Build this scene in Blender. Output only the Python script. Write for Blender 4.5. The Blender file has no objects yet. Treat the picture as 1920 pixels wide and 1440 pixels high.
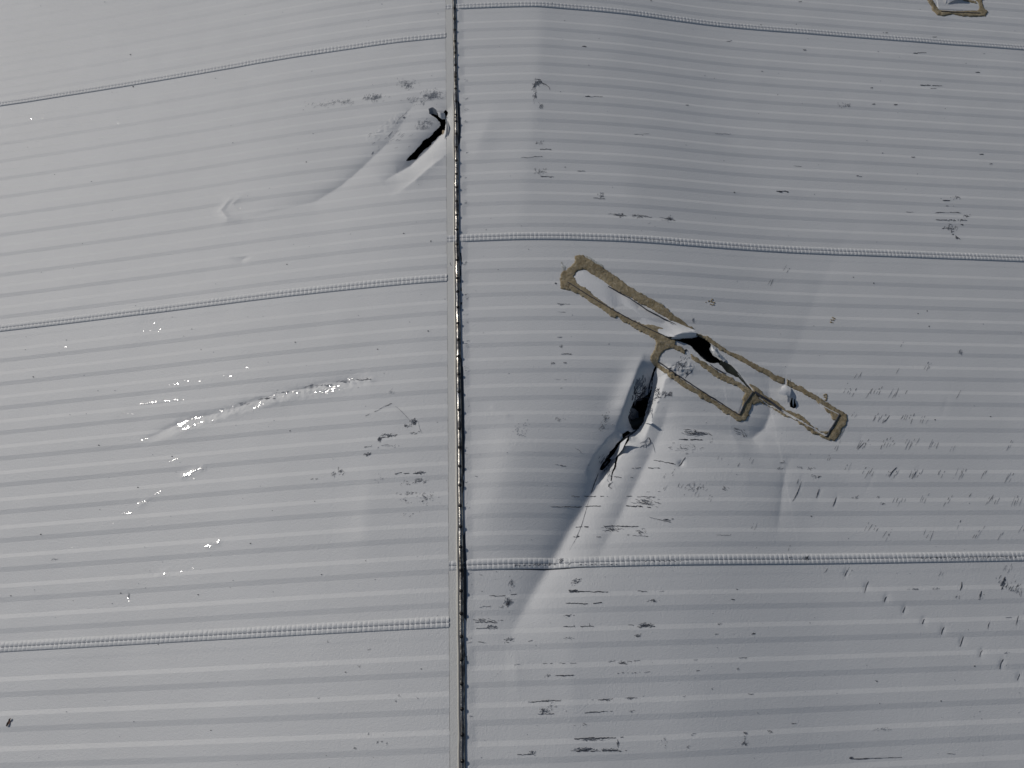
import bpy, math, random
import numpy as np
from mathutils import Euler, Vector, kdtree
rng=np.random.default_rng(7); random.seed(7)
sc=bpy.context.scene; C=sc.collection
# ---------------------------------------------------------------- camera
F=1331.0; CX,CY=960.0,720.0                       # photo pixels
CAM=np.array([0.13836,-0.11318,1.88368]); ROT=(0.386954,0.009265,-0.039331)
cd=bpy.data.cameras.new('camera'); cam=bpy.data.objects.new('camera',cd); C.objects.link(cam)
cam.location=CAM; cam.rotation_euler=Euler(ROT,'XYZ'); cd.sensor_width=36; cd.lens=F*36/1920
cd.clip_start=.05; cd.clip_end=2000; sc.camera=cam
MC=np.array(Euler(ROT,'XYZ').to_matrix())
# ---------------------------------------------------------------- light
LX,LY,LZ=-0.73,0.43,0.54                         # towards the sun
wd=bpy.data.worlds.new("World"); sc.world=wd; wd.use_nodes=True
wn=wd.node_tree.nodes; wl=wd.node_tree.links; bg=wn['Background']
sky=wn.new('ShaderNodeTexSky'); sky.sky_type='NISHITA'; sky.sun_disc=False
el=math.atan2(LZ,math.hypot(LX,LY)); sky.sun_elevation=el; sky.sun_rotation=math.atan2(LX,LY)
wl.new(sky.outputs[0],bg.inputs[0]); bg.inputs[1].default_value=0.070
sd=bpy.data.lights.new('sun','SUN'); sd.energy=3.6; sd.angle=math.radians(.5); sd.color=(1,.95,.89)
so=bpy.data.objects.new('sun',sd); C.objects.link(so); so.location=(0,0,20)
so.rotation_euler=Vector((LX,LY,LZ)).to_track_quat('Z','Y').to_euler()
sc.view_settings.view_transform='Standard'; sc.view_settings.look='None'
sc.view_settings.exposure=-0.93; sc.view_settings.gamma=1
sc.render.engine='CYCLES'
# ---------------------------------------------------------------- materials
def mat(name,col,rough=.5,metal=0,spec=.5):
    m=bpy.data.materials.new(name); m.use_nodes=True; b=m.node_tree.nodes['Principled BSDF']
    b.inputs['Base Color'].default_value=(*col,1); b.inputs['Roughness'].default_value=rough
    b.inputs['Metallic'].default_value=metal; b.inputs['Specular IOR Level'].default_value=spec
    return m,m.node_tree.nodes,m.node_tree.links,b
def tex(n,l,scale,detail=4,rough=.5,sc3=(1,1,1),co=None):
    if co is None: co=n.new('ShaderNodeTexCoord').outputs['Object']
    mp=n.new('ShaderNodeMapping'); mp.inputs['Scale'].default_value=sc3; l.new(co,mp.inputs[0])
    t=n.new('ShaderNodeTexNoise'); t.inputs['Scale'].default_value=scale; t.inputs['Detail'].default_value=detail
    t.inputs['Roughness'].default_value=rough; l.new(mp.outputs[0],t.inputs['Vector']); return t
def ramp(n,l,src,a,b,ca,cb):
    r=n.new('ShaderNodeValToRGB'); r.color_ramp.elements[0].position=a; r.color_ramp.elements[1].position=b
    r.color_ramp.elements[0].color=(*ca,1); r.color_ramp.elements[1].color=(*cb,1); l.new(src,r.inputs[0]); return r
def mix(n,l,fac,a,b,mode='MIX'):
    m=n.new('ShaderNodeMix'); m.data_type='RGBA'; m.blend_type=mode
    if isinstance(fac,float): m.inputs[0].default_value=fac
    else: l.new(fac,m.inputs[0])
    for i,v in((6,a),(7,b)):
        if isinstance(v,tuple): m.inputs[i].default_value=(*v,1)
        else: l.new(v,m.inputs[i])
    return m.outputs[2]
def bump(n,l,b,hs,dist,strength=1):
    bp=n.new('ShaderNodeBump'); bp.inputs['Strength'].default_value=strength; bp.inputs['Distance'].default_value=dist
    l.new(hs,bp.inputs['Height']); l.new(bp.outputs[0],b.inputs['Normal']); return bp
def paint(name,col,dirty=0.0):
    m,n,l,b=mat(name,col,.42,0,.30)
    t1=tex(n,l,2.2,5,.6); t2=tex(n,l,160,3,.7); t3=tex(n,l,14,6,.65,(.25,1,1))
    c=mix(n,l,ramp(n,l,t1.outputs[0],.3,.72,(0,0,0),(1,1,1)).outputs[0],tuple(x*.965 for x in col),tuple(min(1,x*1.02) for x in col))
    c=mix(n,l,ramp(n,l,t3.outputs[0],.55,.8,(0,0,0),(.6,.6,.6)).outputs[0],c,tuple(x*.93 for x in col))
    sp=tex(n,l,420,2,.5); spk=ramp(n,l,sp.outputs[0],.735,.77,(0,0,0),(.35,.35,.35))
    c=mix(n,l,spk.outputs[0],c,(.25,.25,.26))
    if dirty>0:
        t4=tex(n,l,30,6,.7); c=mix(n,l,ramp(n,l,t4.outputs[0],.35,.75,(dirty*.5,)*3,(dirty,)*3).outputs[0],c,(.42,.39,.32))
    l.new(c,b.inputs['Base Color'])
    rr=n.new('ShaderNodeMapRange'); rr.inputs[3].default_value=.44; rr.inputs[4].default_value=.54; l.new(t1.outputs[0],rr.inputs[0]); l.new(rr.outputs[0],b.inputs['Roughness'])
    mm=n.new('ShaderNodeMath'); mm.operation='ADD'; l.new(t2.outputs[0],mm.inputs[0]); t5=tex(n,l,480,2,.6); l.new(t5.outputs[0],mm.inputs[1])
    bump(n,l,b,mm.outputs[0],.0016,.55)
    return m
M_ROOF=paint('white_roof_paint',(.72,.728,.732))
M_STRIP=paint('dirty_white_paint',(.71,.715,.70),.10)
M_SHEET=paint('patch_sheet_paint',(.80,.805,.81))
M_CRACK_SHADE,_n,_l,_b=mat('dark_primer_and_shade',(.05,.055,.07),.8)  # bared primer in cracks; also shade painted at seams, batten and pit
M_SCUFF_SHADE,_n,_l,_b=mat('grey_scuff_and_shade',(.20,.22,.255),.75)  # scuffs; also shade smudged in around the pit
M_EDGE,_n,_l,_b=mat('grimy_edge_paint',(.30,.31,.31),.7)
M_GLINT,_n,_l,_b=mat('sun_glint_metal',(.9,.9,.88),.19,1)  # for the facets that imitate sun glints on paint
def mk_sealant():
    m,n,l,b=mat('brown_sealant',(.17,.14,.08),.75,0,.2)
    a=tex(n,l,22,9,.75); g=tex(n,l,120,6,.8); s=tex(n,l,60,4,.6,(1,3,1))
    c=mix(n,l,ramp(n,l,a.outputs[0],.36,.66,(0,0,0),(1,1,1)).outputs[0],(.21,.165,.095),(.42,.345,.22))
    c=mix(n,l,ramp(n,l,g.outputs[0],.46,.68,(0,0,0),(.75,.75,.75)).outputs[0],c,(.54,.48,.36))
    c=mix(n,l,ramp(n,l,s.outputs[0],.58,.72,(0,0,0),(.6,.6,.6)).outputs[0],c,(.15,.11,.06))
    l.new(c,b.inputs['Base Color']); bump(n,l,b,g.outputs[0],.004,.9); return m
M_SEAL=mk_sealant()
def mk_smear():
    m,n,l,b=mat('thin_clear_adhesive',(.44,.45,.43),.35,0,.4)
    g=tex(n,l,110,6,.75); c=mix(n,l,ramp(n,l,g.outputs[0],.4,.65,(0,0,0),(1,1,1)).outputs[0],(.60,.62,.62),(.34,.33,.28))
    l.new(c,b.inputs['Base Color']); bump(n,l,b,g.outputs[0],.003,.7); return m
M_SMEAR=mk_smear()
def mk_steel():
    m,n,l,b=mat('stained_steel',(.5,.49,.46),.3,1)
    a=tex(n,l,45,7,.7,(1,.6,1)); g=tex(n,l,9,3,.5)
    c=mix(n,l,ramp(n,l,a.outputs[0],.42,.66,(0,0,0),(1,1,1)).outputs[0],(.06,.055,.05),(.66,.63,.57))
    c=mix(n,l,ramp(n,l,g.outputs[0],.45,.65,(0,0,0),(.7,.7,.7)).outputs[0],c,(.14,.155,.18))
    l.new(c,b.inputs['Base Color'])
    r=ramp(n,l,a.outputs[0],.3,.7,(.55,)*3,(.2,)*3); l.new(r.outputs[0],b.inputs['Roughness'])
    bump(n,l,b,a.outputs[0],.003,.8); return m
M_STEEL=mk_steel()
M_SCREW,_n,_l,_b=mat('dull_screw_steel',(.07,.065,.06),.35,1)
M_FLANGE,_n,_l,_b=mat('pale_flange',(.62,.60,.54),.5,0)
M_DARK,_n,_l,_b=mat('shade_black_membrane',(.018,.02,.022),.9)
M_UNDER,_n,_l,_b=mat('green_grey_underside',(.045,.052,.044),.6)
M_WOOD,_n,_l,_b=mat('pale_purlin',(.45,.36,.25),.7)
def mk_leaf():
    m,n,l,b=mat('dry_leaf_brown',(.10,.05,.03),.7); a=tex(n,l,300,4,.6)
    l.new(ramp(n,l,a.outputs[0],.35,.65,(.025,.012,.01),(.17,.08,.05)).outputs[0],b.inputs['Base Color']); return m
M_LEAF=mk_leaf()
def mk_ground():
    m,n,l,b=mat('asphalt_ground',(.05,.05,.05),.9); a=tex(n,l,.6,8,.7)
    l.new(ramp(n,l,a.outputs[0],.3,.7,(.035,.035,.037),(.07,.068,.064)).outputs[0],b.inputs['Base Color']); return m
M_GROUND=mk_ground()
M_WALL=paint('wall_paint',(.55,.56,.57))
# ---------------------------------------------------------------- object helpers
def link(o,parent=None,**k):
    C.objects.link(o)
    if parent is not None: o.parent=parent
    for a,v in k.items(): o[a]=v
    return o
def mesh_obj(name,V,Fq,mats,parent=None,smooth=True,mi=None,**k):
    V=np.asarray(V,float); me=bpy.data.meshes.new(name)
    if isinstance(Fq,np.ndarray):
        nf,w=Fq.shape; me.vertices.add(len(V)); me.vertices.foreach_set('co',V.ravel())
        me.loops.add(nf*w); me.loops.foreach_set('vertex_index',Fq.astype(np.int32).ravel())
        me.polygons.add(nf); me.polygons.foreach_set('loop_start',np.arange(0,nf*w,w,dtype=np.int32))
        me.update(calc_edges=True)
    else: me.from_pydata(V.tolist(),[],Fq)
    for m in (mats if isinstance(mats,(list,tuple)) else [mats]): me.materials.append(m)
    n=len(me.polygons); me.polygons.foreach_set('use_smooth',np.full(n,smooth))
    if mi is not None: me.polygons.foreach_set('material_index',np.asarray(mi,np.int32))
    me.update(); me.validate()
    return link(bpy.data.objects.new(name,me),parent,**k)
def empty(name,loc,**k):
    o=bpy.data.objects.new(name,None); o.location=loc; o.empty_display_size=.1; return link(o,None,**k)
# ---------------------------------------------------------------- crown of the roof
KX=np.array([-2.2,-1.5,-1.0,-.5,0,.25,.5,1.0,1.5,2.4])
KY=np.array([-0.2896,-0.19769,-0.12485,-0.04784,0.0,-0.00096,-0.02402,-0.11108,-0.17539,-0.2841])
KM=np.gradient(KY,KX)
def crown(x):
    x=np.asarray(x,float); i=np.clip(np.searchsorted(KX,x)-1,0,len(KX)-2); h=KX[i+1]-KX[i]; t=np.clip((x-KX[i])/h,0,1)
    z=(2*t**3-3*t**2+1)*KY[i]+(t**3-2*t**2+t)*h*KM[i]+(-2*t**3+3*t**2)*KY[i+1]+(t**3-t**2)*h*KM[i+1]
    return z+np.where(x<KX[0],(x-KX[0])*.131,0)+np.where(x>KX[-1],(x-KX[-1])*-.121,0)
def to_world(P,zf=None,it=14):
    """photo pixel -> point on the roof"""
    P=np.asarray(P,float).reshape(-1,2); d=np.stack([(P[:,0]-CX)/F,-(P[:,1]-CY)/F,-np.ones(len(P))],1)@MC.T
    x=np.zeros(len(P)); y=x.copy()
    for _ in range(it):
        z=crown(x) if zf is None else zf(x,y); t=(z-CAM[2])/d[:,2]; x=CAM[0]+t*d[:,0]; y=CAM[1]+t*d[:,1]
    return np.stack([x,y],1)
# seams
XE=-0.033                                           # edge of the left sheets
SLL,SLR=.00413,-.0087
OFFR=0.1391
def seamL(k,x): return k+SLL*x
def seamR(k,x): return k+OFFR+SLR*x
SW=0.028                                            # seam width
PER=.0838
def rib(t,amp=1.0):
    """profile across a sheet, t=0 at its near seam, 1 at the far one"""
    z=np.zeros_like(t); H=.0024
    for k in range(11):
        c=.0547+.0838*k; z+=H*np.clip((t-(c-.0068))/.0136,0,1)
        c2=c+.0385
        if k<11: z-=H*np.clip((t-(c2-.0058))/.0116,0,1)
    z+=.0005*np.clip((t-.972)/.008,0,1)
    return z*amp
# ---------------------------------------------------------------- dents: polylines in photo pixels, depths in metres
MOON=[]
DENTS=[] # (world pts, amps, width on the side right of travel, width left of travel, kind)
def dent(pts,amp,wr,wl,kind='e'):
    DENTS.append((to_world(pts),np.array(amp,float),wr,wl,kind))
# main buckle on the right: from the torn pit down to the seam
dent([(1240,668),(1228,700),(1212,740),(1197,775),(1186,812),(1163,845),(1135,885),(1110,925),(1068,990),(1030,1060),(990,1125),(945,1215)],
     [0,-.012,-.020,-.024,-.026,-.030,-.032,-.029,-.022,-.016,-.010,0],.050,.060,'m')
dent([(1222,664),(1196,712),(1176,760),(1160,800)],[0,.014,.018,0],.034,.030,'g')
dent([(1238,672),(1226,705),(1210,750),(1198,785),(1186,815)],[0,-.044,-.064,-.050,0],.056,.038,'l')
dent([(1182,816),(1160,838),(1142,862),(1120,900)],[0,-.032,-.042,0],.046,.018,'l')
dent([(1200,690),(1180,800),(1130,880),(1090,960),(1040,1050),(985,1140),(940,1210)],[0,-.014,-.018,-.016,-.013,-.008,0],.15,.06,'m')
dent([(1000,760),(965,850),(930,950),(905,1060)],[0,.010,.010,0],.07,.10,'g')
dent([(1262,740),(1248,790),(1222,850),(1200,895),(1165,965),(1135,1020),(1108,1090)],[0,-.016,-.026,-.027,-.019,-.010,0],.055,.10,'m')
dent([(1215,785),(1290,797),(1360,812),(1412,817),(1432,803),(1447,770)],[0,-.005,-.006,-.007,-.006,0],.04,.045)
dent([(1440,690),(1446,775),(1437,800),(1415,818),(1380,826)],[0,-.010,-.011,-.007,0],.04,.05)
dent([(1665,380),(1590,440),(1540,530),(1505,620),(1470,700),(1447,770)],[0,-.0006,-.0014,-.0018,-.0018,0],.05,.05,'m')
dent([(1435,822),(1500,852),(1560,885),(1640,935),(1700,980)],[0,-.0025,-.0025,-.0015,0],.02,.03)
dent([(1485,850),(1474,880),(1468,915),(1462,965),(1458,1010)],[0,-.003,-.004,-.003,0],.02,.03)
dent([(930,185),(914,240),(900,270),(896,308)],[0,.004,.005,0],.03,.05,'s')
dent([(1012,10),(1010,110),(1002,200),(988,310),(975,420),(960,520)],[.004,.005,.0045,.004,.002,0],.09,.06,'s')
dent([(1092,1140),(1065,1240),(1072,1320),(1085,1430)],[0,.003,.003,0],.05,.035,'s')
dent([(962,1215),(968,1250),(972,1320)],[0,.0025,0],.02,.03)
dent([(1300,850),(1400,900),(1520,960)],[0,.004,0],.12,.12,'g')
dent([(925,765),(950,778)],[.0015,.0015],.01,.006)
# torn trough on the upper left
dent([(800,165),(768,205),(738,255),(692,300),(640,346),(590,376),(540,390),(480,406),(425,402)],
     [0,-.004,-.006,-.008,-.008,-.007,-.005,-.003,0],.028,.09)
dent([(838,205),(828,240),(800,270),(768,302),(742,322),(715,342)],[-.01,-.028,-.030,-.024,-.01,0],.032,.030)
dent([(845,285),(815,310),(780,340),(735,370)],[0,.010,.008,0],.02,.035)
dent([(470,362),(432,375),(415,395),(428,411),(455,413)],[0,.0024,.004,.004,0],.009,.009)
dent([(500,366),(450,372),(436,384),(450,395)],[0,.0015,.002,0],.006,.010)
dent([(440,483),(455,486),(468,482)],[-.002,-.005,-.001],.008,.007)
# crease with wrinkles on the left
dent([(262,830),(300,812),(340,792),(400,776),(460,758),(520,740),(600,722),(660,711),(700,709)],
     [0,-.004,-.006,-.005,-.006,-.006,-.006,-.005,0],.020,.010)
dent([(262,840),(340,812),(450,775),(560,745),(650,728)],[0,.004,.004,.003,0],.025,.02)
dent([(700,862),(690,935),(683,1010),(668,1045)],[0,.003,.004,0],.03,.05,'s')
dent([(735,755),(768,787),(788,805)],[0,-.002,0],.01,.01)
# row of small half-moon creases, lower right
for (u,v) in [(1585,1076),(1623,1102),(1659,1124),(1694,1144),(1730,1166),(1766,1184),(1802,1204),(1838,1226),(1876,1246),(1909,1270)]:
    dent([(u+6,v-15),(u,v-2),(u-3,v+11)],[0,-.0020,0],.0020,.007); MOON.append((u,v))
dent([(1283,857),(1279,866),(1272,874)],[0,-.006,0],.006,.006)
for (u,v) in [(1500,905),(1535,930),(1566,940),(1630,905),(1680,887),(1720,885),(1770,762),(1665,780),(1612,828)]:
    dent([(u+5,v-12),(u-4,v+12)],[-.0005,-.0004],.004,.006)
WRINK=to_world([(330,800),(420,776),(520,745),(600,728),(690,712)])
def seg_dist(X,Y,P,A):
    """distance to a polyline, depth blended smoothly between neighbouring legs, and the side"""
    best=np.full(X.shape,1e9); D=[]; AM=[]; SG=[]
    for i in range(len(P)-1):
        ax,ay=P[i]; bx,by=P[i+1]; dx,dy=bx-ax,by-ay; L2=dx*dx+dy*dy+1e-12
        s=np.clip(((X-ax)*dx+(Y-ay)*dy)/L2,0,1); ex=X-ax-s*dx; ey=Y-ay-s*dy; d=np.hypot(ex,ey)
        D.append(d); AM.append(A[i]+(A[i+1]-A[i])*s)
        best=np.minimum(best,d); SG.append(np.clip((dx*ey-dy*ex)/(math.sqrt(L2)*(d+1e-9)),-1,1))
    w=0;am=0;sg=0
    for d,a,g in zip(D,AM,SG):
        q=np.exp(-(d-best)/(.15*best+.0015)); w=w+q; am=am+q*a; sg=sg+q*g
    return best,am/w,sg/w
def vnoise(x,y,s,seed=0):
    """cheap value noise, -1..1"""
    x=x*s+seed*17.3; y=y*s+seed*9.1; xi=np.floor(x).astype(int); yi=np.floor(y).astype(int); fx=x-xi; fy=y-yi
    fx=fx*fx*(3-2*fx); fy=fy*fy*(3-2*fy)
    def h(a,b):
        n=(a*374761393+b*668265263+seed*144665)&0x7fffffff; n=((n^(n>>13))*1274126177)&0x7fffffff; return (n&0xffff)/32767.5-1
    return (h(xi,yi)*(1-fx)+h(xi+1,yi)*fx)*(1-fy)+(h(xi,yi+1)*(1-fx)+h(xi+1,yi+1)*fx)*fy
def dents(X,Y):
    """returns dent height and how far the ribs are flattened"""
    X=np.asarray(X,float); Y=np.asarray(Y,float); sh=X.shape; X=X.ravel(); Y=Y.ravel()
    Z=np.zeros(X.shape); fl=np.zeros(X.shape)
    for P,A,wr,wl_,kind in DENTS:
        r=max(wr,wl_)*(6 if kind=='e' else 3); lo=P.min(0)-r; hi=P.max(0)+r
        m=np.nonzero((X>lo[0])&(X<hi[0])&(Y>lo[1])&(Y<hi[1]))[0]
        if len(m)==0: continue
        d,am,sg=seg_dist(X[m],Y[m],P,A); w=wr+(wl_-wr)*(.5+.5*sg)
        if kind=='g': f=np.exp(-(d/w)**2)
        elif kind=='l': q=np.clip(1-d/w,0,1); f=np.where(q<.2,q*q*2.5,q-.1)/.9
        else:
            so_={'s':.022,'m':.007}.get(kind,.0022); dd=np.sqrt(d*d+so_**2)-so_; f=np.exp(-dd/w); e=math.exp(-6); f=np.clip((f-e)/(1-e),0,1)
        Z[m]+=am*f; fl[m]=np.maximum(fl[m],np.clip(np.abs(am)*f/.020,0,1))
    # crumple noise
    def blob(P,rad,amp,s,seed):
        m=np.nonzero((X>P[:,0].min()-rad*3)&(X<P[:,0].max()+rad*3)&(Y>P[:,1].min()-rad*3)&(Y<P[:,1].max()+rad*3))[0]
        if len(m)==0: return
        d,_,_=seg_dist(X[m],Y[m],P,np.ones(len(P))); f=np.exp(-(d/rad)**2)
        a,b=X[m],Y[m]; nz=np.abs(vnoise(a*.7+b*.3,b,s,seed))+.5*np.abs(vnoise(a,b,s*2.1,seed+1)); Z[m]+=amp*f*nz
    blob(WRINK,.018,.0034,75,3)
    for p,r,a in SPOTS: blob(p,r,a,150,5)
    blob(CRUSH,.026,.0065,38,8); blob(CRUSH2,.014,.002,90,9)
    Z+=.0007*vnoise(X,Y,5,11)+.0004*vnoise(X,Y,13,12)
    return Z.reshape(sh),fl.reshape(sh)
SPOTS=[(to_world([(345,893),(362,885),(380,878)]),.010,.003),(to_world([(265,757),(335,750)]),.006,.002),
       (to_world([(265,945),(278,935)]),.010,.002),(to_world([(390,1022),(408,1018)]),.010,.002),(to_world([(300,1078),(312,1072)]),.008,.002),
       (to_world([(1253,700),(1290,690)]),.018,.005),(to_world([(700,255),(760,215)]),.02,.002)]
CRUSH=to_world([(1222,700),(1205,740),(1195,780),(1185,815)]); CRUSH2=to_world([(1160,850),(1140,890),(1150,905)])
def sheet_t(X,Y):
    right=X>XE
    y0=np.where(right,Y-OFFR-SLR*X,Y-SLL*X); k=np.floor(y0); return y0-k,k,right
def surf(X,Y,ribs=1.0):
    X=np.asarray(X,float);Y=np.asarray(Y,float); t,k,r=sheet_t(X,Y); d,fl=dents(X,Y)
    return crown(X)+d+rib(t)*(1-.6*fl)*ribs+np.where(t<SW,.0045,0)
def fast_surf(X,Y):                                # base + dents only
    d,_=dents(X,Y); return crown(X)+d
def PW(P,full=True): return to_world(P,surf if full else None,8)
# ---------------------------------------------------------------- region helpers
def inside(X,Y,poly):
    r=np.zeros(X.shape,bool); n=len(poly)
    for i in range(n):
        x1,y1=poly[i]; x2,y2=poly[(i+1)%n]
        if y1==y2: continue
        c=((y1>Y)!=(y2>Y))&(X<(x2-x1)*(Y-y1)/(y2-y1)+x1); r^=c
    return r
def dens(poly,step=.0015,jit=0,seed=0,closed=True):
    out=[]; n=len(poly)
    for i in range(n if closed else n-1):
        a=poly[i]; b=poly[(i+1)%n]; L=np.hypot(*(b-a)); k=max(1,int(L/step)); s=np.arange(k)/k
        out.append(a+(b-a)*s[:,None])
    P=np.concatenate(out)
    if jit: P=P+jit*np.stack([vnoise(P[:,0],P[:,1],90,seed)+.7*vnoise(P[:,0],P[:,1],260,seed+1),vnoise(P[:,0],P[:,1],90,seed+2)+.7*vnoise(P[:,0],P[:,1],260,seed+3)],1)
    return P
def kd_of(P):
    k=kdtree.KDTree(len(P))
    for i,p in enumerate(P): k.insert((p[0],p[1],0),i)
    k.balance(); return k
def region(polys,step=.0025,holes=()):
    """grid cells inside the union of polygons, rim snapped on the outline"""
    A=np.concatenate(polys); lo=A.min(0)-step*2; hi=A.max(0)+step*2
    gx=np.arange(lo[0],hi[0],step); gy=np.arange(lo[1],hi[1],step); X,Y=np.meshgrid(gx,gy)
    cx,cy=X[:-1,:-1]+step/2,Y[:-1,:-1]+step/2
    ins=np.zeros(cx.shape,bool)
    for p in polys: ins|=inside(cx,cy,p)
    for p in holes: ins&=~inside(cx,cy,p)
    B=[]
    for i,p in enumerate(polys):
        keep=np.ones(len(p),bool)
        for j,q in enumerate(polys):
            if i!=j: keep&=~inside(p[:,0],p[:,1],q)
        B.append(p[keep])
    for p in holes: B.append(p)
    B=np.concatenate(B); kd=kd_of(B)
    nx=len(gx); fi=np.argwhere(ins); a=fi[:,0]*nx+fi[:,1]; Q=np.stack([a,a+1,a+nx+1,a+nx],1)
    used,inv=np.unique(Q,return_inverse=True); Q=inv.reshape(-1,4); P=np.stack([X.ravel()[used],Y.ravel()[used]],1)
    cnt=np.bincount(Q.ravel(),minlength=len(P)); rim=cnt<4
    D=np.zeros(len(P))
    for i in range(len(P)):
        co,idx,dd=kd.find((P[i,0],P[i,1],0)); D[i]=dd
        if rim[i] and dd<step*1.6: P[i]=(co[0],co[1]); D[i]=0
    return P,Q,D
# ---------------------------------------------------------------- holes torn in the sheets (photo pixels)
HOLE_MAIN=[(1252,637),(1300,634),(1313,629),(1325,635),(1333,646),(1330,655),(1336,665),(1350,675),(1369,684),(1380,695),(1389,708),(1407,728),(1412,735),(1402,727),(1384,708),(1362,698),(1357,690),(1347,681),(1331,681),(1319,673),(1306,660),(1294,648),(1275,640)]
HOLE_LEFT=[(805,213),(804,208),(815,207),(821,213),(831,214),(833,209),(836,206),(840,211),(838,219),(836,224),(836,233),(834,244),(831,250),(821,258),(808,271),(793,284),(780,299),(760,303),(774,287),(785,276),(793,264),(806,258),(817,245),(826,236),(824,229),(815,220)]
HOLE_PIT=[(1186,756),(1198,746),(1206,745),(1218,735),(1222,716),(1222,700),(1228,687),(1231,679),(1232,686),(1226,701),(1222,730),(1218,745),(1214,761),(1210,779),(1203,797),(1196,806),(1188,806),(1181,794),(1178,783)]
HOLE_SLIT=[(1178,808),(1184,812),(1176,826),(1170,830),(1163,838),(1152,850),(1146,862),(1138,874),(1129,882),(1124,881),(1130,868),(1140,853),(1149,842),(1157,832),(1167,822),(1167,813)]
HOLE_SLIT2=[(1178,820),(1180,824),(1170,840),(1160,851),(1157,866),(1155,876),(1149,888),(1147,902),(1145,902),(1147,887),(1152,873),(1154,862),(1157,848),(1167,833)]
HOLE_SMALL=[(1484,745),(1490,748),(1492,756),(1494,761),(1489,766),(1482,763),(1481,757),(1483,750)]
HOLE_TOP=[(1778,-2),(1792,3),(1788,6),(1776,3)]
def hole(poly,j=.0012,seed=1): return dens(PW(poly),.001,j,seed)
HL=hole(HOLE_LEFT,.0012,3)
HOLES_R=[hole(HOLE_MAIN,.0014,1),hole(HOLE_PIT,.0016,2),hole(HOLE_SLIT,.0016,4),hole(HOLE_SLIT2,.001,5),hole(HOLE_SMALL,.0008,6)]
# the left hole runs a few mm under the edge of the right-hand sheets as well
ROOF=empty('metal_roof',(0,1,0),label='white painted ribbed metal roof with crimped seams and torn buckles',category='roof')
BASE=np.array([0,1.,0])
def add_sheet(name,V,Q,mats,parent,**k): return mesh_obj(name,V,Q,mats,parent,**k)
class Slivers:
    def __init__(s): s.V=[];s.F=[];s.M=[];s.n=0
    def add(s,V,Fc,mi):
        s.V.append(V); s.F+= [tuple(i+s.n for i in f) for f in Fc]; s.M+=[mi]*len(Fc); s.n+=len(V)
STROKES=[]        # (N x 2 photo px polyline, width px list, material slot)
# ---- writing down the scuffs, cracks and painted pit shade of the photograph
R_=random.Random(5)
def stroke(pts,w,mi=1,jit=.6):
    pts=[(a+R_.uniform(-jit,jit),b+R_.uniform(-jit,jit)) for a,b in pts]; STROKES.append((pts,w,mi if mi==2 or w>1.5 or R_.random()<.62 else 2))
def dash(u0,v0,u1,v1,w=1.6,gap=.35,mi=1,vj=.7,mn=3,mx=11):
    L=math.hypot(u1-u0,v1-v0); s=0
    while s<L:
        k=R_.uniform(mn,mx)
        if R_.random()>gap:
            p=[]; m=max(2,int(k/2.5)+1)
            for i in range(m):
                q=min(1,(s+k*i/(m-1))/L); p.append((u0+(u1-u0)*q,v0+(v1-v0)*q))
            off=R_.uniform(-vj,vj); p=[(a,b+off) for a,b in p]; stroke(p,w*R_.uniform(.6,1.25),mi,.45)
        s+=k*.9
def clus(u,v,ru,rv,n,ln=4,ang=0,aj=40,w=1.0,mi=1):
    for _ in range(n):
        r=R_.gauss(0,.5); q=R_.gauss(0,.5); a=math.radians(ang+R_.uniform(-aj,aj)); l=ln*R_.uniform(.4,1.4)
        x=u+ru*r; y=v+rv*q; dx,dy=math.cos(a)*l/2,-math.sin(a)*l/2
        stroke([(x-dx,y-dy),(x+R_.uniform(-.6,.6),y+R_.uniform(-.6,.6)),(x+dx,y+dy)],w*R_.uniform(.5,1.2),mi,.4)
def ticks(u,v,n=4,ln=20,ang=62,sp=5,w=.9,mi=1):
    for i in range(n):
        a=math.radians(ang+R_.uniform(-8,8)); l=ln*R_.uniform(.35,1); x=u+(i-(n-1)/2)*sp+R_.uniform(-2,2); y=v+R_.uniform(-4,4)
        p=[]; m=5
        for k in range(m):
            q=k/(m-1)-.5; p.append((x+math.cos(a)*l*q,y-math.sin(a)*l*q))
        if R_.random()<.5 and l>9: stroke(p[:3],w*R_.uniform(.6,1),mi,.4); stroke(p[3:],w*R_.uniform(.7,1.5),mi,.4)
        else: stroke(p,w*R_.uniform(.6,1.1),mi,.4)
# around the buckle
clus(1303,812,22,6,46,11,-15,35,1.2); dash(1272,824,1316,824.6,2.4,.05); ticks(1334,826,3,7,70,3)
dash(1225,862,1266,871,2.0,.1); dash(1210,877.5,1237,878,1.8,.1); dash(1185,877.5,1201,877,1.6,.2); stroke([(1285,858),(1280,864),(1277,870),(1272,875)],2.6)
dash(1065,931,1140,930.4,2.0,.2); dash(1167,930,1232,932,1.4,.3); clus(1212,941,22,8,60,7,-18,16,1.0); dash(1174,948,1220,951,2.4,.05)
dash(1032,950.6,1090,950.6,1.9,.08); dash(1097,949.3,1126,949,1.9,.2); dash(1217,970,1257,979,1.4,.05,vj=.3); clus(1252,975,8,3,10,6,-5,20,1.4)
dash(1079,988,1103,987.5,2.2,.1); dash(1132,986.5,1196,987.5,2.3,.05); clus(1150,992,22,4,40,5,-15,30,1.0); clus(1200,997,12,6,20,6,-30,20,.9)
dash(1175,1003,1215,1006,1.0,.4); dash(1040,871,1066,875.5,1.2,.2); dash(1078,840,1092,850,1.0,.2); clus(1135,785,9,12,34,3,60,70,.9); clus(1130,802,12,10,20,3,60,70,.8)
clus(978,807,18,16,40,3,40,80,.8,2); clus(1048,786,8,5,14,3,40,80,.8); clus(1240,740,16,5,30,5,40,40,1.1); clus(1258,739,5,4,14,4,10,60,1.3); clus(1232,735,5,7,16,4,60,30,1.4)
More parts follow.
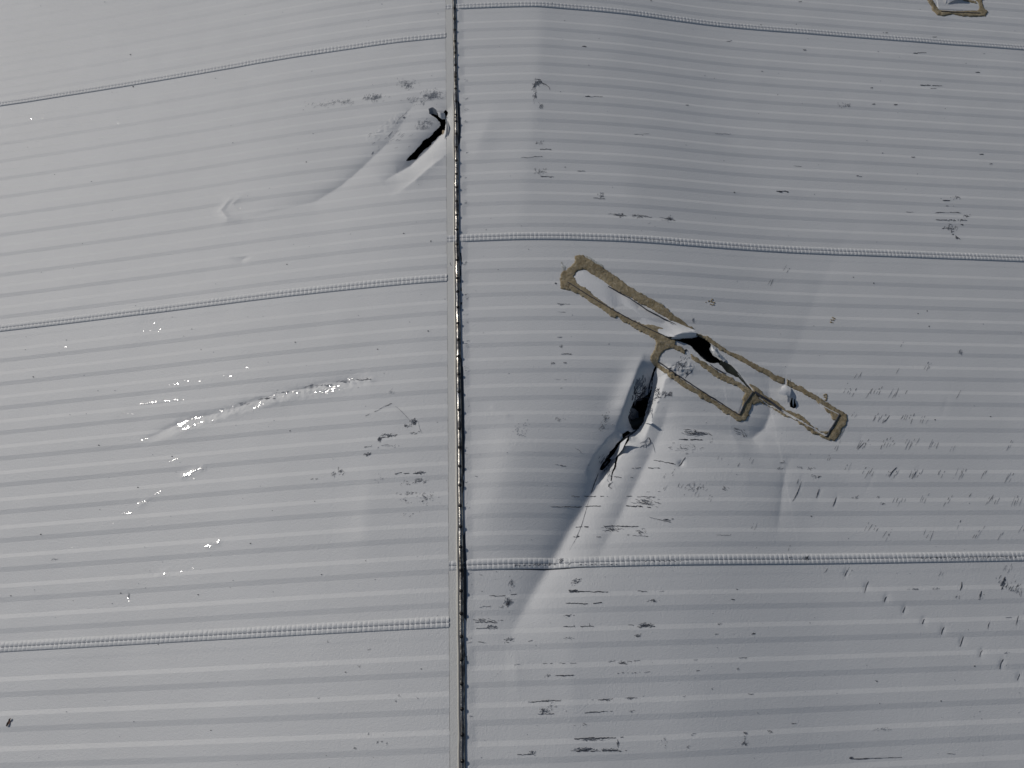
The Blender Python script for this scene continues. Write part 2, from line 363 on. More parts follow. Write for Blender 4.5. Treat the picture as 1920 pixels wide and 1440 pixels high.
for u,v in [(1244,890),(1262,888),(1245,917),(1307,930),(1310,912),(1330,935),(1275,910),(1413,986),(1409,862),(1384,875),(1350,862)]: ticks(u,v,2,12,65,4,.9)
clus(1300,915,24,10,34,5,50,30,.9); clus(1358,916,8,4,10,6,-25,10,1.0); clus(1280,840,26,8,34,6,-15,40,.8); clus(1385,808,10,5,8,10,-20,12,1.0); clus(1395,815,4,8,6,6,-60,10,1.2)
dash(1205,922,1250,921,.9,.5); dash(1150,894,1165,895,1.6,.2); dash(1175,894,1190,896.5,1.6,.2); clus(1142,886,6,12,16,6,72,14,1.1)
stroke([(1122,888),(1118,898),(1114,908),(1108,926)],2.0,1,.3); stroke([(1105,935),(1098,960),(1090,985),(1080,1010),(1072,1024),(1067,1032)],.9,1,.5)
stroke([(1149,904),(1144,908),(1141,912),(1147,917)],1.6); clus(1143,908,3,5,8,5,70,30,1.0); clus(1083,1006,8,2,10,5,5,30,1.0); dash(1118,1006,1126,1007,1.2,.1); dash(1342,1003,1370,1003,1.0,.5)
stroke([(1217,820),(1219,826),(1218,832)],2.2); stroke([(1222,828),(1226,840),(1228,850)],.9,2)
# left of the seam 2 / lower centre
dash(917,1118,973,1114.5,1.3,.15); clus(953,1130,7,7,50,5,70,40,1.4); clus(958,1095,6,10,26,4,60,30,.9); dash(899,1138,920,1136.5,1.1,.2); clus(940,1138,4,2,6,4,20,40,1)
clus(908,1164,24,4,34,6,-12,20,1.0); dash(887,1162,932,1168,1.3,.2); dash(885,1178,932,1177,1.3,.1); clus(922,1175,10,4,30,4,30,30,1.0); clus(956,1198,8,5,18,5,30,40,1.0); dash(893,1204,912,1205,.9,.5)
clus(1079,1091,9,8,30,4,15,30,1.2); dash(1067,1109.5,1140,1109.5,1.9,.08); clus(1077,1108,10,2,26,6,0,15,1.6); dash(1061,1131.7,1101,1131.7,2.4,.02); dash(1112,1130.5,1128,1129.5,2.0,.1)
dash(1195,1108,1214,1109,1.5,.2); dash(1222,1110,1245,1109,1.0,.5); clus(1226,1126,10,3,22,4,20,50,1.0); stroke([(1371,1124),(1377,1124)],2.0); stroke([(1380,1105),(1384,1105)],2); dash(1310,1106.5,1316,1106,1,.2)
clus(1065,1154,9,3,16,4,-10,25,1.0); dash(1052,1175,1078,1174.5,1.6,.2); dash(1088,1174.5,1113,1174,2.0,.1); stroke([(1105,1168),(1106,1176)],1); stroke([(1076,1171),(1078,1176)],1)
clus(1210,1173,14,4,60,5,10,30,1.3); dash(1177,1172,1188,1172,1.4,.1); dash(1183,1193.5,1200,1193,2.2,.1); clus(1195,1191,5,2,14,3,20,40,1.1); clus(1068,1197,10,2,14,3,-10,30,1.0); dash(990,1203,998,1201,1.2,.1)
clus(1412,1188,2,1.5,8,3,0,60,1.6); clus(1350,1170,4,2,8,3,10,50,.8); clus(1342,1189,4,1,5,3,10,30,1)
dash(963,1246,1080,1243,1.4,.55); dash(1140,1240.5,1200,1239,1.2,.35); clus(1168,1243,8,3,24,4,20,40,.9); dash(1040,1266.6,1076,1265.4,2.3,.05); clus(1027,1267,6,2,9,3,20,60,.9)
dash(1155,1262,1222,1260,1.5,.6,mn=2,mx=4); dash(1384,1234,1400,1233,1.8,.1); dash(1300,1237,1322,1235.5,1.4,.4); dash(1305,1258,1312,1257,1.4,.3); clus(1383,1254,3,2,6,3,30,40,1.2)
dash(990,1316,1052,1313,1.6,.25); clus(1030,1314,10,1.5,18,5,0,15,1.2); clus(1020,1334,8,5,34,4,30,40,1.2); dash(1008,1339,1038,1338,1.8,.1); clus(1035,1325,10,7,14,3,60,30,.9)
dash(1108,1312,1150,1310.5,1.4,.25); clus(1136,1312,12,2,22,4,0,30,1.1); dash(1172,1309,1198,1308,1.4,.2); clus(1182,1310,6,2,10,4,-20,30,1); dash(1096,1336.5,1132,1334,2.3,.03); dash(1132,1334,1152,1333,1.2,.4); clus(1183,1333,8,2,10,3,-10,40,.9)
dash(1076,1384.6,1168,1382.4,2.4,.05); clus(1110,1386,22,2.5,50,5,0,25,1.1); dash(1070,1408,1175,1407,2.2,.12); clus(1095,1405,18,4,70,5,5,30,1.3); clus(1140,1406,20,3,34,4,5,30,1.1); clus(1159,1393,3,9,16,4,-70,20,1.2)
dash(970,1415.6,1000,1413.5,2.2,.05); clus(998,1411,6,4,26,3,30,50,1.1); clus(1246,1392,6,9,12,2,60,40,1.2); clus(1300,1376,6,2,5,3,10,40,1.2); clus(1290,1400,5,2,5,3,10,40,1); clus(1396,1374,5,2,10,4,-20,40,1.4); clus(1394,1394,6,4,16,4,50,40,1.2); clus(1397,1384,2,7,8,2,60,40,1.1); dash(1272,1306,1286,1305,1.2,.2); dash(1402,1300,1412,1302,1.4,.2)
clus(1095,1359,12,3,9,3,-20,20,.8); stroke([(1334,1292),(1336,1292)],2.2); stroke([(1336,1150),(1338,1150)],1)
# right field of slanting ticks
for u,v,n in [(1592,733,4),(1640,735,5),(1676,740,3),(1697,733,1),(1797,737,1),(1603,778,2),(1648,785,5),(1700,784,5),(1732,790,3),(1570,836,2),(1616,833,4),(1664,832,5),(1708,832,5),(1751,832,4),(1787,838,2),(1895,835,2),
              (1555,862,2),(1590,878,2),(1628,886,4),(1672,886,5),(1718,888,5),(1763,886,3),(1801,888,4),(1845,886,2),(1890,895,3),(1686,940,5),(1731,937,3),(1777,940,2),(1820,932,1),(1862,938,5),(1905,942,4),
              (1628,990,2),(1642,990,2),(1662,1005,3),(1830,1004,3),(1915,995,2),(1846,988,1),(1875,1005,2),(1740,1002,3),(1480,1027,1),(1549,1067,1),(1590,1070,2),(1763,1073,2),(1890,1063,4),(1796,985,1),(1609,668,0),(1610,705,3),(1682,698,1),(1740,688,3),(1690,645,1),(1445,530,2),(1475,505,2)]:
    if n: ticks(u,v,n,22,62,5,.95)
for p,w in [([(1502,903),(1498,915),(1494,925),(1489,935),(1485,940)],1.9),([(1536,917),(1533,925),(1530,934)],2.0),([(1497,898),(1494,908)],1.1),([(1568,932),(1565,941),(1561,950)],2.2),([(1668,779),(1662,787),(1654,793)],1.6),([(1620,830),(1612,838),(1608,843)],1.5),([(1681,876),(1673,884),(1668,891)],1.8),([(1718,884),(1712,893),(1709,898)],1.7),
            ([(1803,1091),(1803,1100),(1800,1107)],2.4),([(1840,1108),(1838,1117),(1836,1121)],2.4),([(1884,1081),(1880,1095),(1875,1099)],2.4),([(1855,1166),(1853,1172),(1852,1180)],1.3),([(1909,1155),(1906,1165),(1904,1173)],1.4),([(1885,1158),(1896,1157)],1.4),([(1877,1243),(1874,1250)],1.2),([(1911,1263),(1907,1275)],1.2)]: stroke(p,w,1,.4)
clus(1880,1096,7,9,34,6,60,25,1.3); clus(1905,1105,12,12,26,7,65,20,1.0); clus(1840,1118,10,6,8,4,50,30,1.1); clus(1754,1104,6,2,8,3,10,40,1.2); clus(1795,1120,6,6,5,6,65,10,1.1); clus(1713,1105,12,1.5,14,4,0,30,.8,2); clus(1887,1224,5,1.5,6,4,20,30,.8,2)
for u,v in [(1466,868),(1500,877),(1520,878),(1527,893),(1534,895),(1462,878),(1646,932),(1604,933),(1651,944)]: clus(u,v,7,2.5,8,4,20,40,.8)
stroke([(1592,1421.5),(1598,1423),(1612,1423),(1630,1421.8)],3.0,1,.4); dash(1610,1422.4,1690,1420,1.3,.05,vj=.3); clus(1597,1420,4,2,12,4,0,60,1.2); dash(1775,1414,1795,1412.8,.9,.3); clus(1655,1367,16,3,22,3,10,40,.8,2); clus(1444,1371,4,2,8,4,0,50,1.0); dash(1484,1357,1492,1356,1.4,.1); clus(1642,1277,3,1,5,3,-10,30,1.2)
for (u,v) in MOON: k_=R_.uniform(.5,1.1); stroke([(u+5*k_,v-12*k_),(u+1,v-3),(u-1,v+3),(u-3*k_,v+9*k_)],R_.uniform(1.5,2.3),1,.7)
# seam scuffs on the near right seam
for i in range(12): clus(965+i*9.3+R_.uniform(-1,1),1060.5-i*.25+0,2.6,1.3,5,3,20,60,1.5) if i<9 or i>10 else None
for i in range(8): clus(1090+i*9.4,1058,2.4,.8,4,3,5,20,1.2)
for i in range(10): clus(1190+i*9.3,1052,2.2,.8,3,3,5,20,1.1)
clus(1052,1052,7,5,22,4,60,40,1.2); clus(1512,1046,6,3,12,5,50,40,1.1); clus(1482,1045,4,1,5,3,10,40,1)
for i in range(22): clus(1720+i*8.7,1047-i*.12,3.5,2.2,4 if R_.random()<.75 else 9,3,30,50,1.1)
for i in range(14): clus(1170+i*8,446+i*.6,2.4,1.6,2,3,30,50,.9)
# upper right field
clus(1008,156,7,5,34,6,20,70,1.2); stroke([(1001,149),(1013,149),(1016,156),(1023,159),(1029,164),(1031,169)],1.6,1,.6); clus(1003,160,3,5,18,5,60,60,1.3); clus(1003,180,4,12,24,4,70,30,.9); clus(1014,200,3,4,14,4,70,50,.9,1)
for u0,v0,u1,v1,w in [(1091,87,1099,87.5,1.8),(1097,180.5,1106,181,1.8),(1106,181,1130,182,.9),(1012,280,1033,280.5,1.6),(977,296,1017,293,1.2),(1008,331,1038,332,1.3),(1082,320,1097,320.5,1.2),(1362,78,1372,77,1.2),(1427,133,1431,133.5,1.7),(1286,197.5,1291,198,1.7),(1185,251,1217,251.5,.7),(1340,250,1370,252,.8),(1219,1.5,1222,2,1.8),
                      (1712,99.5,1736,99,1.4),(1725,159.5,1766,161.3,1.9),(1736,165.5,1755,166,1.3),(1829,136,1837,136,1.8),(1829,144,1836,143.7,1.9),(1635,196,1641,196,1.7),(1676,196,1682,196,1.8),(1632,165.5,1636,165,1.4),(1708,294.5,1715,294.5,1.6),(1836,290,1844,290,1.5),(1855,308,1861,308,1.9),(1606,330.5,1616,331,1.7),(1506,94,1512,94,1.4),(1455,358.5,1478,359.5,2.6),(1660,62,1664,62,1.2),(1748,69.5,1756,69.5,1.0),(1497,4,1503,3.5,1.4),(1843,101,1847,101,1.2),(1488,311.5,1502,312,.8),
                      (1767,376,1781,376,1.9),(1773,387,1788,386.5,1.3),(1752,398.8,1802,399.5,1.1),(1754,412.6,1818,413.5,1.5),(1698,398,1712,398.5,.9),(1112,372,1134,373,1.5),(1140,401,1160,402,1.0),(1150,404,1172,404,1.7),(1185,403,1192,404,1.9),(1200,405,1222,407,1.3),(1236,407,1266,413,1.1),(1208,418.5,1220,419,1.0),(1044,570,1068,571,.8),(1046,586,1063,585.5,1.0),(1044,633,1071,632,1.4),(1052,664,1071,663.5,2.0),(1056,681,1062,681,1.9)]:
    dash(u0,v0,u1,v1,w,.12)
clus(1010,268,8,4,14,3,20,60,.8); clus(1012,322,14,5,30,3,20,50,.8); clus(1583,198,14,5,32,3,10,50,.7); clus(1793,370,9,3,16,3,20,50,.9); clus(1782,428,14,5,30,4,40,50,1.1); clus(1794,446,4,2.5,10,5,-40,20,1.8); clus(1784,436,4,3,6,5,40,30,1.6); clus(1804,421.5,2,1,5,3,20,40,1.8); clus(1812,404,8,3,14,3,20,50,.9); clus(1790,413,20,2,14,3,20,60,1.1)
clus(1127,366,7,6,14,4,60,50,1.1); clus(1200,406,14,3,26,3,10,60,.9); clus(1255,411,10,4,34,3,40,60,.9); clus(1165,404,7,3,18,3,20,60,1.1); clus(1053,650,4,4,8,3,80,40,1.0); clus(1036,681,3,2,6,3,50,40,1.3); clus(1052,571,5,2,10,3,20,60,.8); clus(1800,660,4,4,18,4,60,80,.8,2); clus(1098,503,0.1,.1,1,2,0,10,1); clus(1300,601,2,4,14,4,80,25,1.3,2); clus(1043,532,2,1,8,3,10,30,1.5)
dash(1040,712,1062,711.5,1.0,.5); dash(1050,728,1070,727.5,1.3,.4)
clus(1286,657,2,1.5,16,3,20,60,2.0); stroke([(1197,803),(1188,811),(1180,816),(1172,820)],5,1,.8); stroke([(1222,705),(1218,722),(1215,740)],4,1,.8); stroke([(1184,765),(1180,780),(1182,795)],3.5,1,.8)
clus(1200,722,11,14,26,12,70,25,2.2,2); clus(1218,768,6,14,16,9,70,30,2.0,2); clus(1190,742,6,12,14,10,75,20,2.6); clus(1206,832,12,8,14,9,60,40,1.6,2); clus(1133,862,10,14,14,10,60,15,1.6,2); clus(1228,748,10,8,14,6,30,40,1.3)  # pit shade put into colour as smudge strokes, with the thick ones above
stroke([(1331,683),(1340,690),(1350,696),(1358,700),(1362,700)],3.4,1,.3)
clus(1202,742,9,7,16,10,15,30,2.6); clus(1208,728,6,9,12,9,75,20,2.0); clus(1198,750,8,3,12,9,5,20,2.6); clus(1186,775,4,12,24,6,70,25,1.0)
# cracked paint inside the small patch
stroke([(1262,703),(1270,706),(1275,711),(1283,714)],2.2,1,.5); stroke([(1285,709),(1289,703),(1296,698),(1299,692),(1299,686)],1.9,1,.5); clus(1277,686,14,10,60,5,50,50,1.1); clus(1256,692,4,2,14,4,10,40,1.6); clus(1283,672,14,4,16,3,20,60,.9); clus(1288,700,6,6,14,5,50,40,1.0)
# left sheets
clus(812,178,20,8,120,4,50,70,.75,2); clus(806,182,14,6,40,4,50,60,.85,2); clus(838,176,5,5,26,3,50,70,.7,2); clus(785,190,24,9,50,5,30,40,.6,2); clus(760,157,20,8,80,4,40,70,.6,2); clus(763,162,6,4,20,4,40,50,.9,2); clus(700,184,20,6,80,4,60,50,.65,2); clus(705,183,8,5,40,4,60,50,.8,2)
clus(640,192,26,6,90,3,60,50,.5,2); clus(600,197,26,5,50,3,60,50,.45,2); clus(797,231,12,4,30,5,30,50,.85,2); clus(793,240,14,4,40,5,60,20,.6,2); clus(725,263,40,14,18,7,42,20,.6,2); clus(745,250,16,10,6,10,40,10,.6,2)
stroke([(768,205),(757,216),(748,224),(740,236)],.8,2,.5); stroke([(700,285),(697,290)],1.6,2); stroke([(737,247),(733,250),(728,256)],1.6,2); clus(757,221,2,2,7,3,40,40,1.4,2)
dash(735,756,685,781,1.2,.3); stroke([(742,762),(750,769),(760,779),(768,788)],1.0,2,.5); clus(776,792,6,6,22,7,55,35,1.2); clus(762,799,9,3,26,3,20,50,.9); clus(775,812,12,3,12,4,30,40,.9); stroke([(784,790),(787,803),(791,813)],.7,2,.5)
dash(711,822,745,815,1.6,.1); clus(728,816,14,3,34,4,30,30,1.0); clus(712,823,3,4,26,4,40,40,1.2); clus(726,836,16,3,18,4,20,30,.8,2); dash(683,839,697,836.5,1.2,.1); clus(690,852,5,3,22,4,30,50,1.0); clus(640,884,6,5,20,4,60,40,.8); clus(626,890,5,5,12,4,60,40,.8); dash(578,899,610,897,1.0,.5)
dash(741,889,757,886,1.6,.05); dash(757,889,798,887,1.5,.15); clus(787,887,9,3,24,5,15,30,1.1); clus(787,901,12,5,44,3.5,25,40,.9); clus(762,906,14,5,12,4,30,40,.9); clus(768,925,26,3,22,3.5,10,40,.9); clus(800,932,16,9,44,3.2,20,40,.8); clus(760,938,10,6,14,4,40,40,.8); clus(775,964,20,4,9,3,30,50,.9); clus(708,900,14,6,8,3,30,60,.8,2)
clus(585,725,14,3,15,6,18,20,.8,2); clus(615,722,12,2.5,15,6,18,15,.8,2); clus(540,736,20,2.5,17,6,18,15,.8,2); clus(648,716,14,2.5,17,6,12,20,.8,2); clus(680,712,14,2,16,6,-5,20,.9); clus(460,757,18,2,13,6,20,12,.8,2); clus(500,748,12,2,16,6,20,12,.8); clus(735,735,6,5,12,4,40,60,.5,2)
clus(102,1049,7,2,12,3,10,60,.8,2); clus(242,1118,2,8,12,5,80,20,.6,2); clus(903,1078,2,1,2,3,10,30,1)
for u,v in [(690,1376),(717,1390),(708,1391),(665,1402),(668,1404),(725,1394),(749,1305),(743,1314),(783,1310),(597,1309),(675,1250),(615,1203),(693,1217)]: clus(u,v,3,2,4,3,30,60,.9)
clus(808,452,1,1,4,3,20,50,1.2); clus(841,397,2,3,5,4,80,20,1.6,2); clus(842,404,1,2,4,3,80,20,1.6); stroke([(845,488),(844,494),(846,499)],1.6)
for v in [150,185,205,228,285,332,355,492,497,552,560,640,645,650,690,696,763,770,806,840,852,905,944,952,1075,1090,1098,1160,1196,1204,1225,1342,1368,380,590,605]:
    clus(874 if v<1000 else 881,v,5,2,4,5,10,40,.6,2)
for u0,v0,u1,v1 in [(890,893,903,895),(880,1109,905,1109.5)]: dash(u0,v0,u1,v1,1,.3)
for _ in range(330):                               # grit
    u,v=R_.uniform(-20,1940),R_.uniform(-20,1460)
    if abs(u-858)<14: continue
    w=R_.choice([.9,.9,1.1,1.3,1.9]); stroke([(u,v),(u+R_.uniform(.8,2.0),v+R_.uniform(-.6,.6))],w,R_.choice([1,2,2]),.2)
for u,v in [(63,707),(186,835),(323,856),(259,914),(227,1112),(21,1117),(372,1115),(396,1369),(648,1260),(790,1254),(544,808),(538,496),(757,438),(250,163),(245,103),(708,655),(554,642),(803,621),(77,1002),(470,1019),(603,1077),(1600,520),(1638,531),(1738,583),(1721,588),(1742,612),(1558,779),(1753,787),(1857,781),(1521,968),(1827,1249),(1764,1314),(1377,361)]:
    stroke([(u-1.2,v),(u+1.2,v+.3)],2.6,1,.2)
def build_strokes(sel):
    S=Slivers()
    for (pts,w,mi) in sel:
        P=np.array(pts,float); n=len(P)
        # resample every ~3px
        out=[P[0]]
        for a,b in zip(P[:-1],P[1:]):
            k=max(1,int(np.hypot(*(b-a))/3)); 
            for i in range(1,k+1): out.append(a+(b-a)*i/k)
        P=np.array(out); n=len(P); T=np.gradient(P,axis=0); T/=np.maximum(np.hypot(T[:,0],T[:,1]),1e-6)[:,None]; N=np.stack([-T[:,1],T[:,0]],1)
        ww=w*.42*np.array([R_.uniform(.55,1.15)*(math.sin(math.pi*(i+.6)/(n+.2))**.6) for i in range(n)])
        A=P+N*ww[:,None]; B=P-N*ww[:,None]; S.V.append(np.concatenate([A,B])); base=S.n
        for i in range(n-1): S.F.append((base+i,base+i+1,base+n+i+1,base+n+i)); S.M.append(mi)
        S.n+=2*n
    if not S.V: return None
    V=np.concatenate(S.V); return V,S.F,S.M
# assign strokes to sheets once they are in world space
ALL=build_strokes(STROKES); SVpx,SF,SM=ALL
SXY=to_world(SVpx,surf,6); SZ=surf(SXY[:,0],SXY[:,1])+.0011
SFA=np.array(SF); SM=np.array(SM)
fc=SXY[SFA].mean(1); ft,fk,fr=sheet_t(fc[:,0],fc[:,1]); fkey=fk.astype(int)*2+fr.astype(int)
# ---------------------------------------------------------------- roof sheets
def lines(a,b,fine,coarse,lo,hi,extra=()):
    """grid lines: fine between lo and hi, coarse outside"""
    out=[]
    if a<lo: out.append(np.arange(a,min(lo,b),coarse))
    if hi>a and lo<b: out.append(np.arange(max(a,lo),min(hi,b),fine))
    if b>hi: out.append(np.arange(max(hi,a),b,coarse))
    out.append(np.array([b])); x=np.unique(np.round(np.concatenate(out+[np.array(extra)]) if len(extra) else np.concatenate(out),6))
    keep=np.concatenate([[True],np.diff(x)>fine*.3]); return x[keep]
def ribbreaks():
    o=[]
    for k in range(11):
        c=.0547+.0838*k; o+=[c-.0068,c+.0068,c+.0385-.0058,c+.0385+.0058]
    return o
PUSH={}
def roof_sheet(side,k,x0,x1,label=None):
    vis=-1<=k<=2
    if side=='R':
        if vis: xs=np.unique(np.concatenate([lines(x0,x1,.0045,.06,x0,2.5),lines(x0,x1,.0026,9,.08,1.22)[1:-1] if k in(0,) else np.array([x0])]))
        else: xs=lines(x0,x1,.05,.1,x0,2.5)
    else:
        if vis: xs=np.unique(np.concatenate([lines(x0,x1,.0045,.06,-2.1,x1),lines(x0,x1,.0026,9,-.45,x1)[1:] if k==1 else np.array([x1])]))
        else: xs=lines(x0,x1,.05,.1,-2.1,x1)
    xs=xs[np.concatenate([[True],np.diff(xs)>.0007])]; xs[-1]=x1
    BR=np.array(ribbreaks())
    if vis:
        st=.0026 if (side,k) in(('R',0),('L',1)) else .004
        g=lines(0,1,st,9,0,1); dmin=np.abs(g[:,None]-BR[None,:]).min(1); g=g[(dmin>st*.45)|(g<=0)|(g>=1)]; ts=np.unique(np.concatenate([g,BR]))
    else: ts=np.unique(np.array([0,1]+ribbreaks()))
    # drop invisible far part of near sheets
    X,T=np.meshgrid(xs,ts); f=seamR if side=='R' else seamL
    Y=f(k,X)+T; d,fl=dents(X,Y); rz=rib(T)*(1-.6*fl)
    if side=='R': q=np.clip((X-.011)/.02,0,1); rz=rz*q+.0031*(1-q)
    Z=crown(X)+d+rz
    if side=='L':                                  # left sheets lap onto the strip, free edge a little raised
        Z=Z+.0008
    nx=len(xs); ny=len(ts)
    a=(np.arange(ny-1)[:,None]*nx+np.arange(nx-1)[None,:]).ravel(); Q=np.stack([a,a+1,a+nx+1,a+nx],1)
    V=np.stack([X.ravel(),Y.ravel(),Z.ravel()],1)
    holes=(HOLES_R if side=='R' else [HL])
    holes=[h for h in holes if h[:,1].max()>V[:,1].min() and h[:,1].min()<V[:,1].max()]
    if side=='R' and k==1: holes=holes+[HL]
    if holes and vis:
        cen=V[Q][:,:,:2].mean(1); kill=np.zeros(len(Q),bool)
        for h in holes:
            lo=h.min(0)-.01; hi=h.max(0)+.01; m=np.nonzero((cen[:,0]>lo[0])&(cen[:,0]<hi[0])&(cen[:,1]>lo[1])&(cen[:,1]<hi[1]))[0]
            kill[m]|=inside(cen[m,0],cen[m,1],h)
        cnt0=np.bincount(Q.ravel(),minlength=len(V)); Q=Q[~kill]; cnt=np.bincount(Q.ravel(),minlength=len(V)); rim=np.nonzero((cnt>0)&(cnt<cnt0))[0]
        kd=kd_of(np.concatenate(holes))
        for i in rim:
            co,idx,dd=kd.find((V[i,0],V[i,1],0))
            if dd<.006: V[i,0]=co[0]; V[i,1]=co[1]
    mi=np.zeros(len(Q),int)
    if side=='R':
        cx=V[Q][:,:,0].mean(1); mi[cx<.0]=3
    # scuffs and painted shade belonging to this sheet
    key=k*2+(1 if side=='R' else 0); sel=np.nonzero(fkey==key)[0]
    if len(sel):
        fs=SFA[sel]; u,inv=np.unique(fs,return_inverse=True); sv=np.stack([SXY[u,0],SXY[u,1],SZ[u]+(.0008 if side=='L' else 0)],1)
        V=np.concatenate([V,sv]); n0=len(V)-len(sv); Q=np.concatenate([Q,inv.reshape(-1,4)+n0]); mi=np.concatenate([mi,SM[sel]])
    V=V-BASE
    o=mesh_obj('roof_sheet',V,Q,[M_ROOF,M_CRACK_SHADE,M_SCUFF_SHADE,M_STRIP],ROOF,mi=mi)
    me=o.data; ne=len(me.edges); ev=np.empty(ne*2,np.int32); me.edges.foreach_get('vertices',ev); ev=ev.reshape(-1,2)
    row=ev//nx; brk=np.isin(np.round(ts,7),np.round(BR,7)); okv=(ev.max(1)<nx*ny)&(row[:,0]==row[:,1])
    flag=np.zeros(ne,bool); flag[okv]=brk[row[okv,0]]
    at=me.attributes.get('sharp_edge') or me.attributes.new('sharp_edge','BOOLEAN','EDGE'); at.data.foreach_set('value',flag)
    if label: o['label']=label
    return o
SHEETS={}
for k in range(-3,5):
    lab={('R',0):'right-hand sheet with the long torn buckle and the brown patches',('L',1):'left-hand sheet with the short tear beside the screwed batten',('L',0):'left-hand sheet with the glinting wrinkled crease'}
    SHEETS['R',k]=roof_sheet('R',k,XE+.0005,4.5,lab.get(('R',k))); SHEETS['L',k]=roof_sheet('L',k,-4.5,XE,lab.get(('L',k)))
# ---------------------------------------------------------------- crimped standing seams
CR=.01335
def seam(side,k,x0,x1,vis):
    prof=[(-.0030,.0004),(-.0002,.0005),(0,.0006),(.0004,.0034),(.0022,.0052),(.0075,.0058),(.0112,.0056),(.0122,.0044),(.0136,.0044),(.0146,.0056),(.0195,.0060),(.0225,.0056),(.0245,.0044),(.0275,.0014),(.0285,-.001)]
    if vis:
        xs=np.arange(x0,x1,CR/8)
        if side=='L': xs=xs[(xs>-2.15)]; 
        else: xs=xs[xs<2.55]
        far=np.array([x0]) if side=='L' else np.array([x1]); xs=np.sort(np.concatenate([xs,far]))
        if side=='L': xs=np.append(xs,x1)
    else: xs=np.arange(x0,x1+.05,.1)
    pr=np.array(prof); X,T=np.meshgrid(xs,pr[:,0]); Z0=np.repeat(pr[:,1][:,None],len(xs),1)
    f=seamR if side=='R' else seamL; Y=f(k,X)+T; d,_=dents(X,Y)
    ph=(X/CR)%1.0; jit=.2*vnoise(X,Y*0,60,31)
    c=np.exp(-(np.minimum(ph,1-ph)/.12)**2)*(.0008+.0004*vnoise(X,Y,40,30)); c2=np.exp(-(((ph-.86)%1.0-.0)/.12)**2)*.0006
    on=((T>.0020)&(T<.0265)&((T<.0115)|(T>.0145))).astype(float)
    lam=.0004*np.sin(2*np.pi*(ph+jit))*on*.35
    Z=crown(X)+d+Z0*.88-c*on+lam-c2*on*.6
    nx=len(xs); ny=len(pr); a=(np.arange(ny-1)[:,None]*nx+np.arange(nx-1)[None,:]).ravel(); Q=np.stack([a,a+1,a+nx+1,a+nx],1)
    V=np.stack([X.ravel(),Y.ravel(),Z.ravel()],1)-BASE
    smi=np.zeros(len(Q),int); rr_=Q[:,0]//nx; pc=((X.ravel()[Q[:,0]]/CR)%1); smi[rr_<=1]=1; smi[(rr_==7)&(pc>.16)]=2; smi[(rr_==6)&(pc>.2)&(pc<.9)]=2  # near rows painted dark as the seam's shadow line; groove floor darker
    return mesh_obj('standing_seam',V,Q,[M_ROOF,M_CRACK_SHADE,M_SCUFF_SHADE],ROOF,mi=smi)
for k in range(-3,5):
    seam('R',k,XE+.0005,4.5,k in(0,1,2)); seam('L',k,-4.5,XE,k in(0,1,2))
# ---------------------------------------------------------------- batten with screws over the strip
def bx(v):                                          # centre line measured at image height v
    u=np.interp(v,[-200,0,230,450,750,1060,1440,1700],[848.6,851.5,855.5,857,861,864.5,867.5,869.5]); return u
def batten(v0,v1,lift,wmul=1.0):
    vs=np.arange(v0,v1+.1,4.0); c=to_world(np.stack([bx(vs),vs],1))
    n=len(vs); w=.0070*wmul
    pr=[(-1.55,-.0005),(-1.5,.0022),(-1.0,.0026),(-.92,.0010),(-.88,.0045),(-.62,.0078),(-.3,.0092),(0,.0096),(.3,.0090),(.62,.0074),(.9,.0044),(.98,.0024),(1.0,.0014),(1.75,.0012),(1.8,-.0005)]
    V=[];mi=[]
    for i in range(n):
        wob=.0006*vnoise(np.array([c[i,1]]),np.array([0.]),22,41)[0]
        for a,z in pr:
            x=c[i,0]+a*w+wob+ (.0008*vnoise(np.array([c[i,1]]),np.array([a*5]),45,42)[0] *1.0 if a>1.4 else 0)
            V.append((x,c[i,1],float(crown(x))+z*1.05+lift+.0004*vnoise(np.array([c[i,1]]),np.array([a*3]),60,43)[0]))
    m=len(pr); Fc=[]
    for i in range(n-1):
        for j in range(m-1):
            Fc.append((i*m+j,(i+1)*m+j,(i+1)*m+j+1,i*m+j+1)); mi.append(1 if j<3 else (2 if j>=10 or j==3 or j==4 else 0))  # right skirt painted dark as the batten's shadow; left step dark too
    Fc.append(tuple(range(m))); mi.append(0); Fc.append(tuple((n-1)*m+j for j in range(m))[::-1]); mi.append(0)
    return mesh_obj('screwed_batten',np.array(V)-BASE,Fc,[M_STEEL,M_FLANGE,M_CRACK_SHADE],ROOF,mi=mi)
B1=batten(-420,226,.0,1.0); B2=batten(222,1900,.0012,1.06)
SCR=[-74,-48,-24,-3,19,40,60,81,103,126,148,170,194,219,232,255,280,305,330,355,381,407,434,462,491,525,550,579,609,640,671,704,737,771,806,841,876,912,950,989,1027,1070,1109,1151,1194,1237,1282,1329,1377,1426,1478,1530]
def screw_mesh():
    V=[];Fc=[];N=14
    rings=[(.0048,0),(.0048,.0008),(.0036,.0010),(.0034,.0018),(.0026,.0023),(.0012,.0026)]
    for r,z in rings:
        for i in range(N): V.append((r*math.cos(2*math.pi*i/N),r*math.sin(2*math.pi*i/N),z))
    for k in range(len(rings)-1):
        for i in range(N): Fc.append((k*N+i,k*N+(i+1)%N,(k+1)*N+(i+1)%N,(k+1)*N+i))
    Fc.append(tuple((len(rings)-1)*N+i for i in range(N)))
    me=bpy.data.meshes.new('screw'); me.from_pydata(V,[],Fc); me.materials.append(M_SCREW); me.update(); return me
SCM=screw_mesh()
for v in SCR:
    c=to_world([(bx(v)+.4,v)])[0]; o=bpy.data.objects.new('screw',SCM); par=B1 if v<224 else B2
    o.location=(c[0]-BASE[0],c[1]-BASE[1],float(crown(c[0]))+.0098+(0 if v<224 else .0012)); link(o,par)
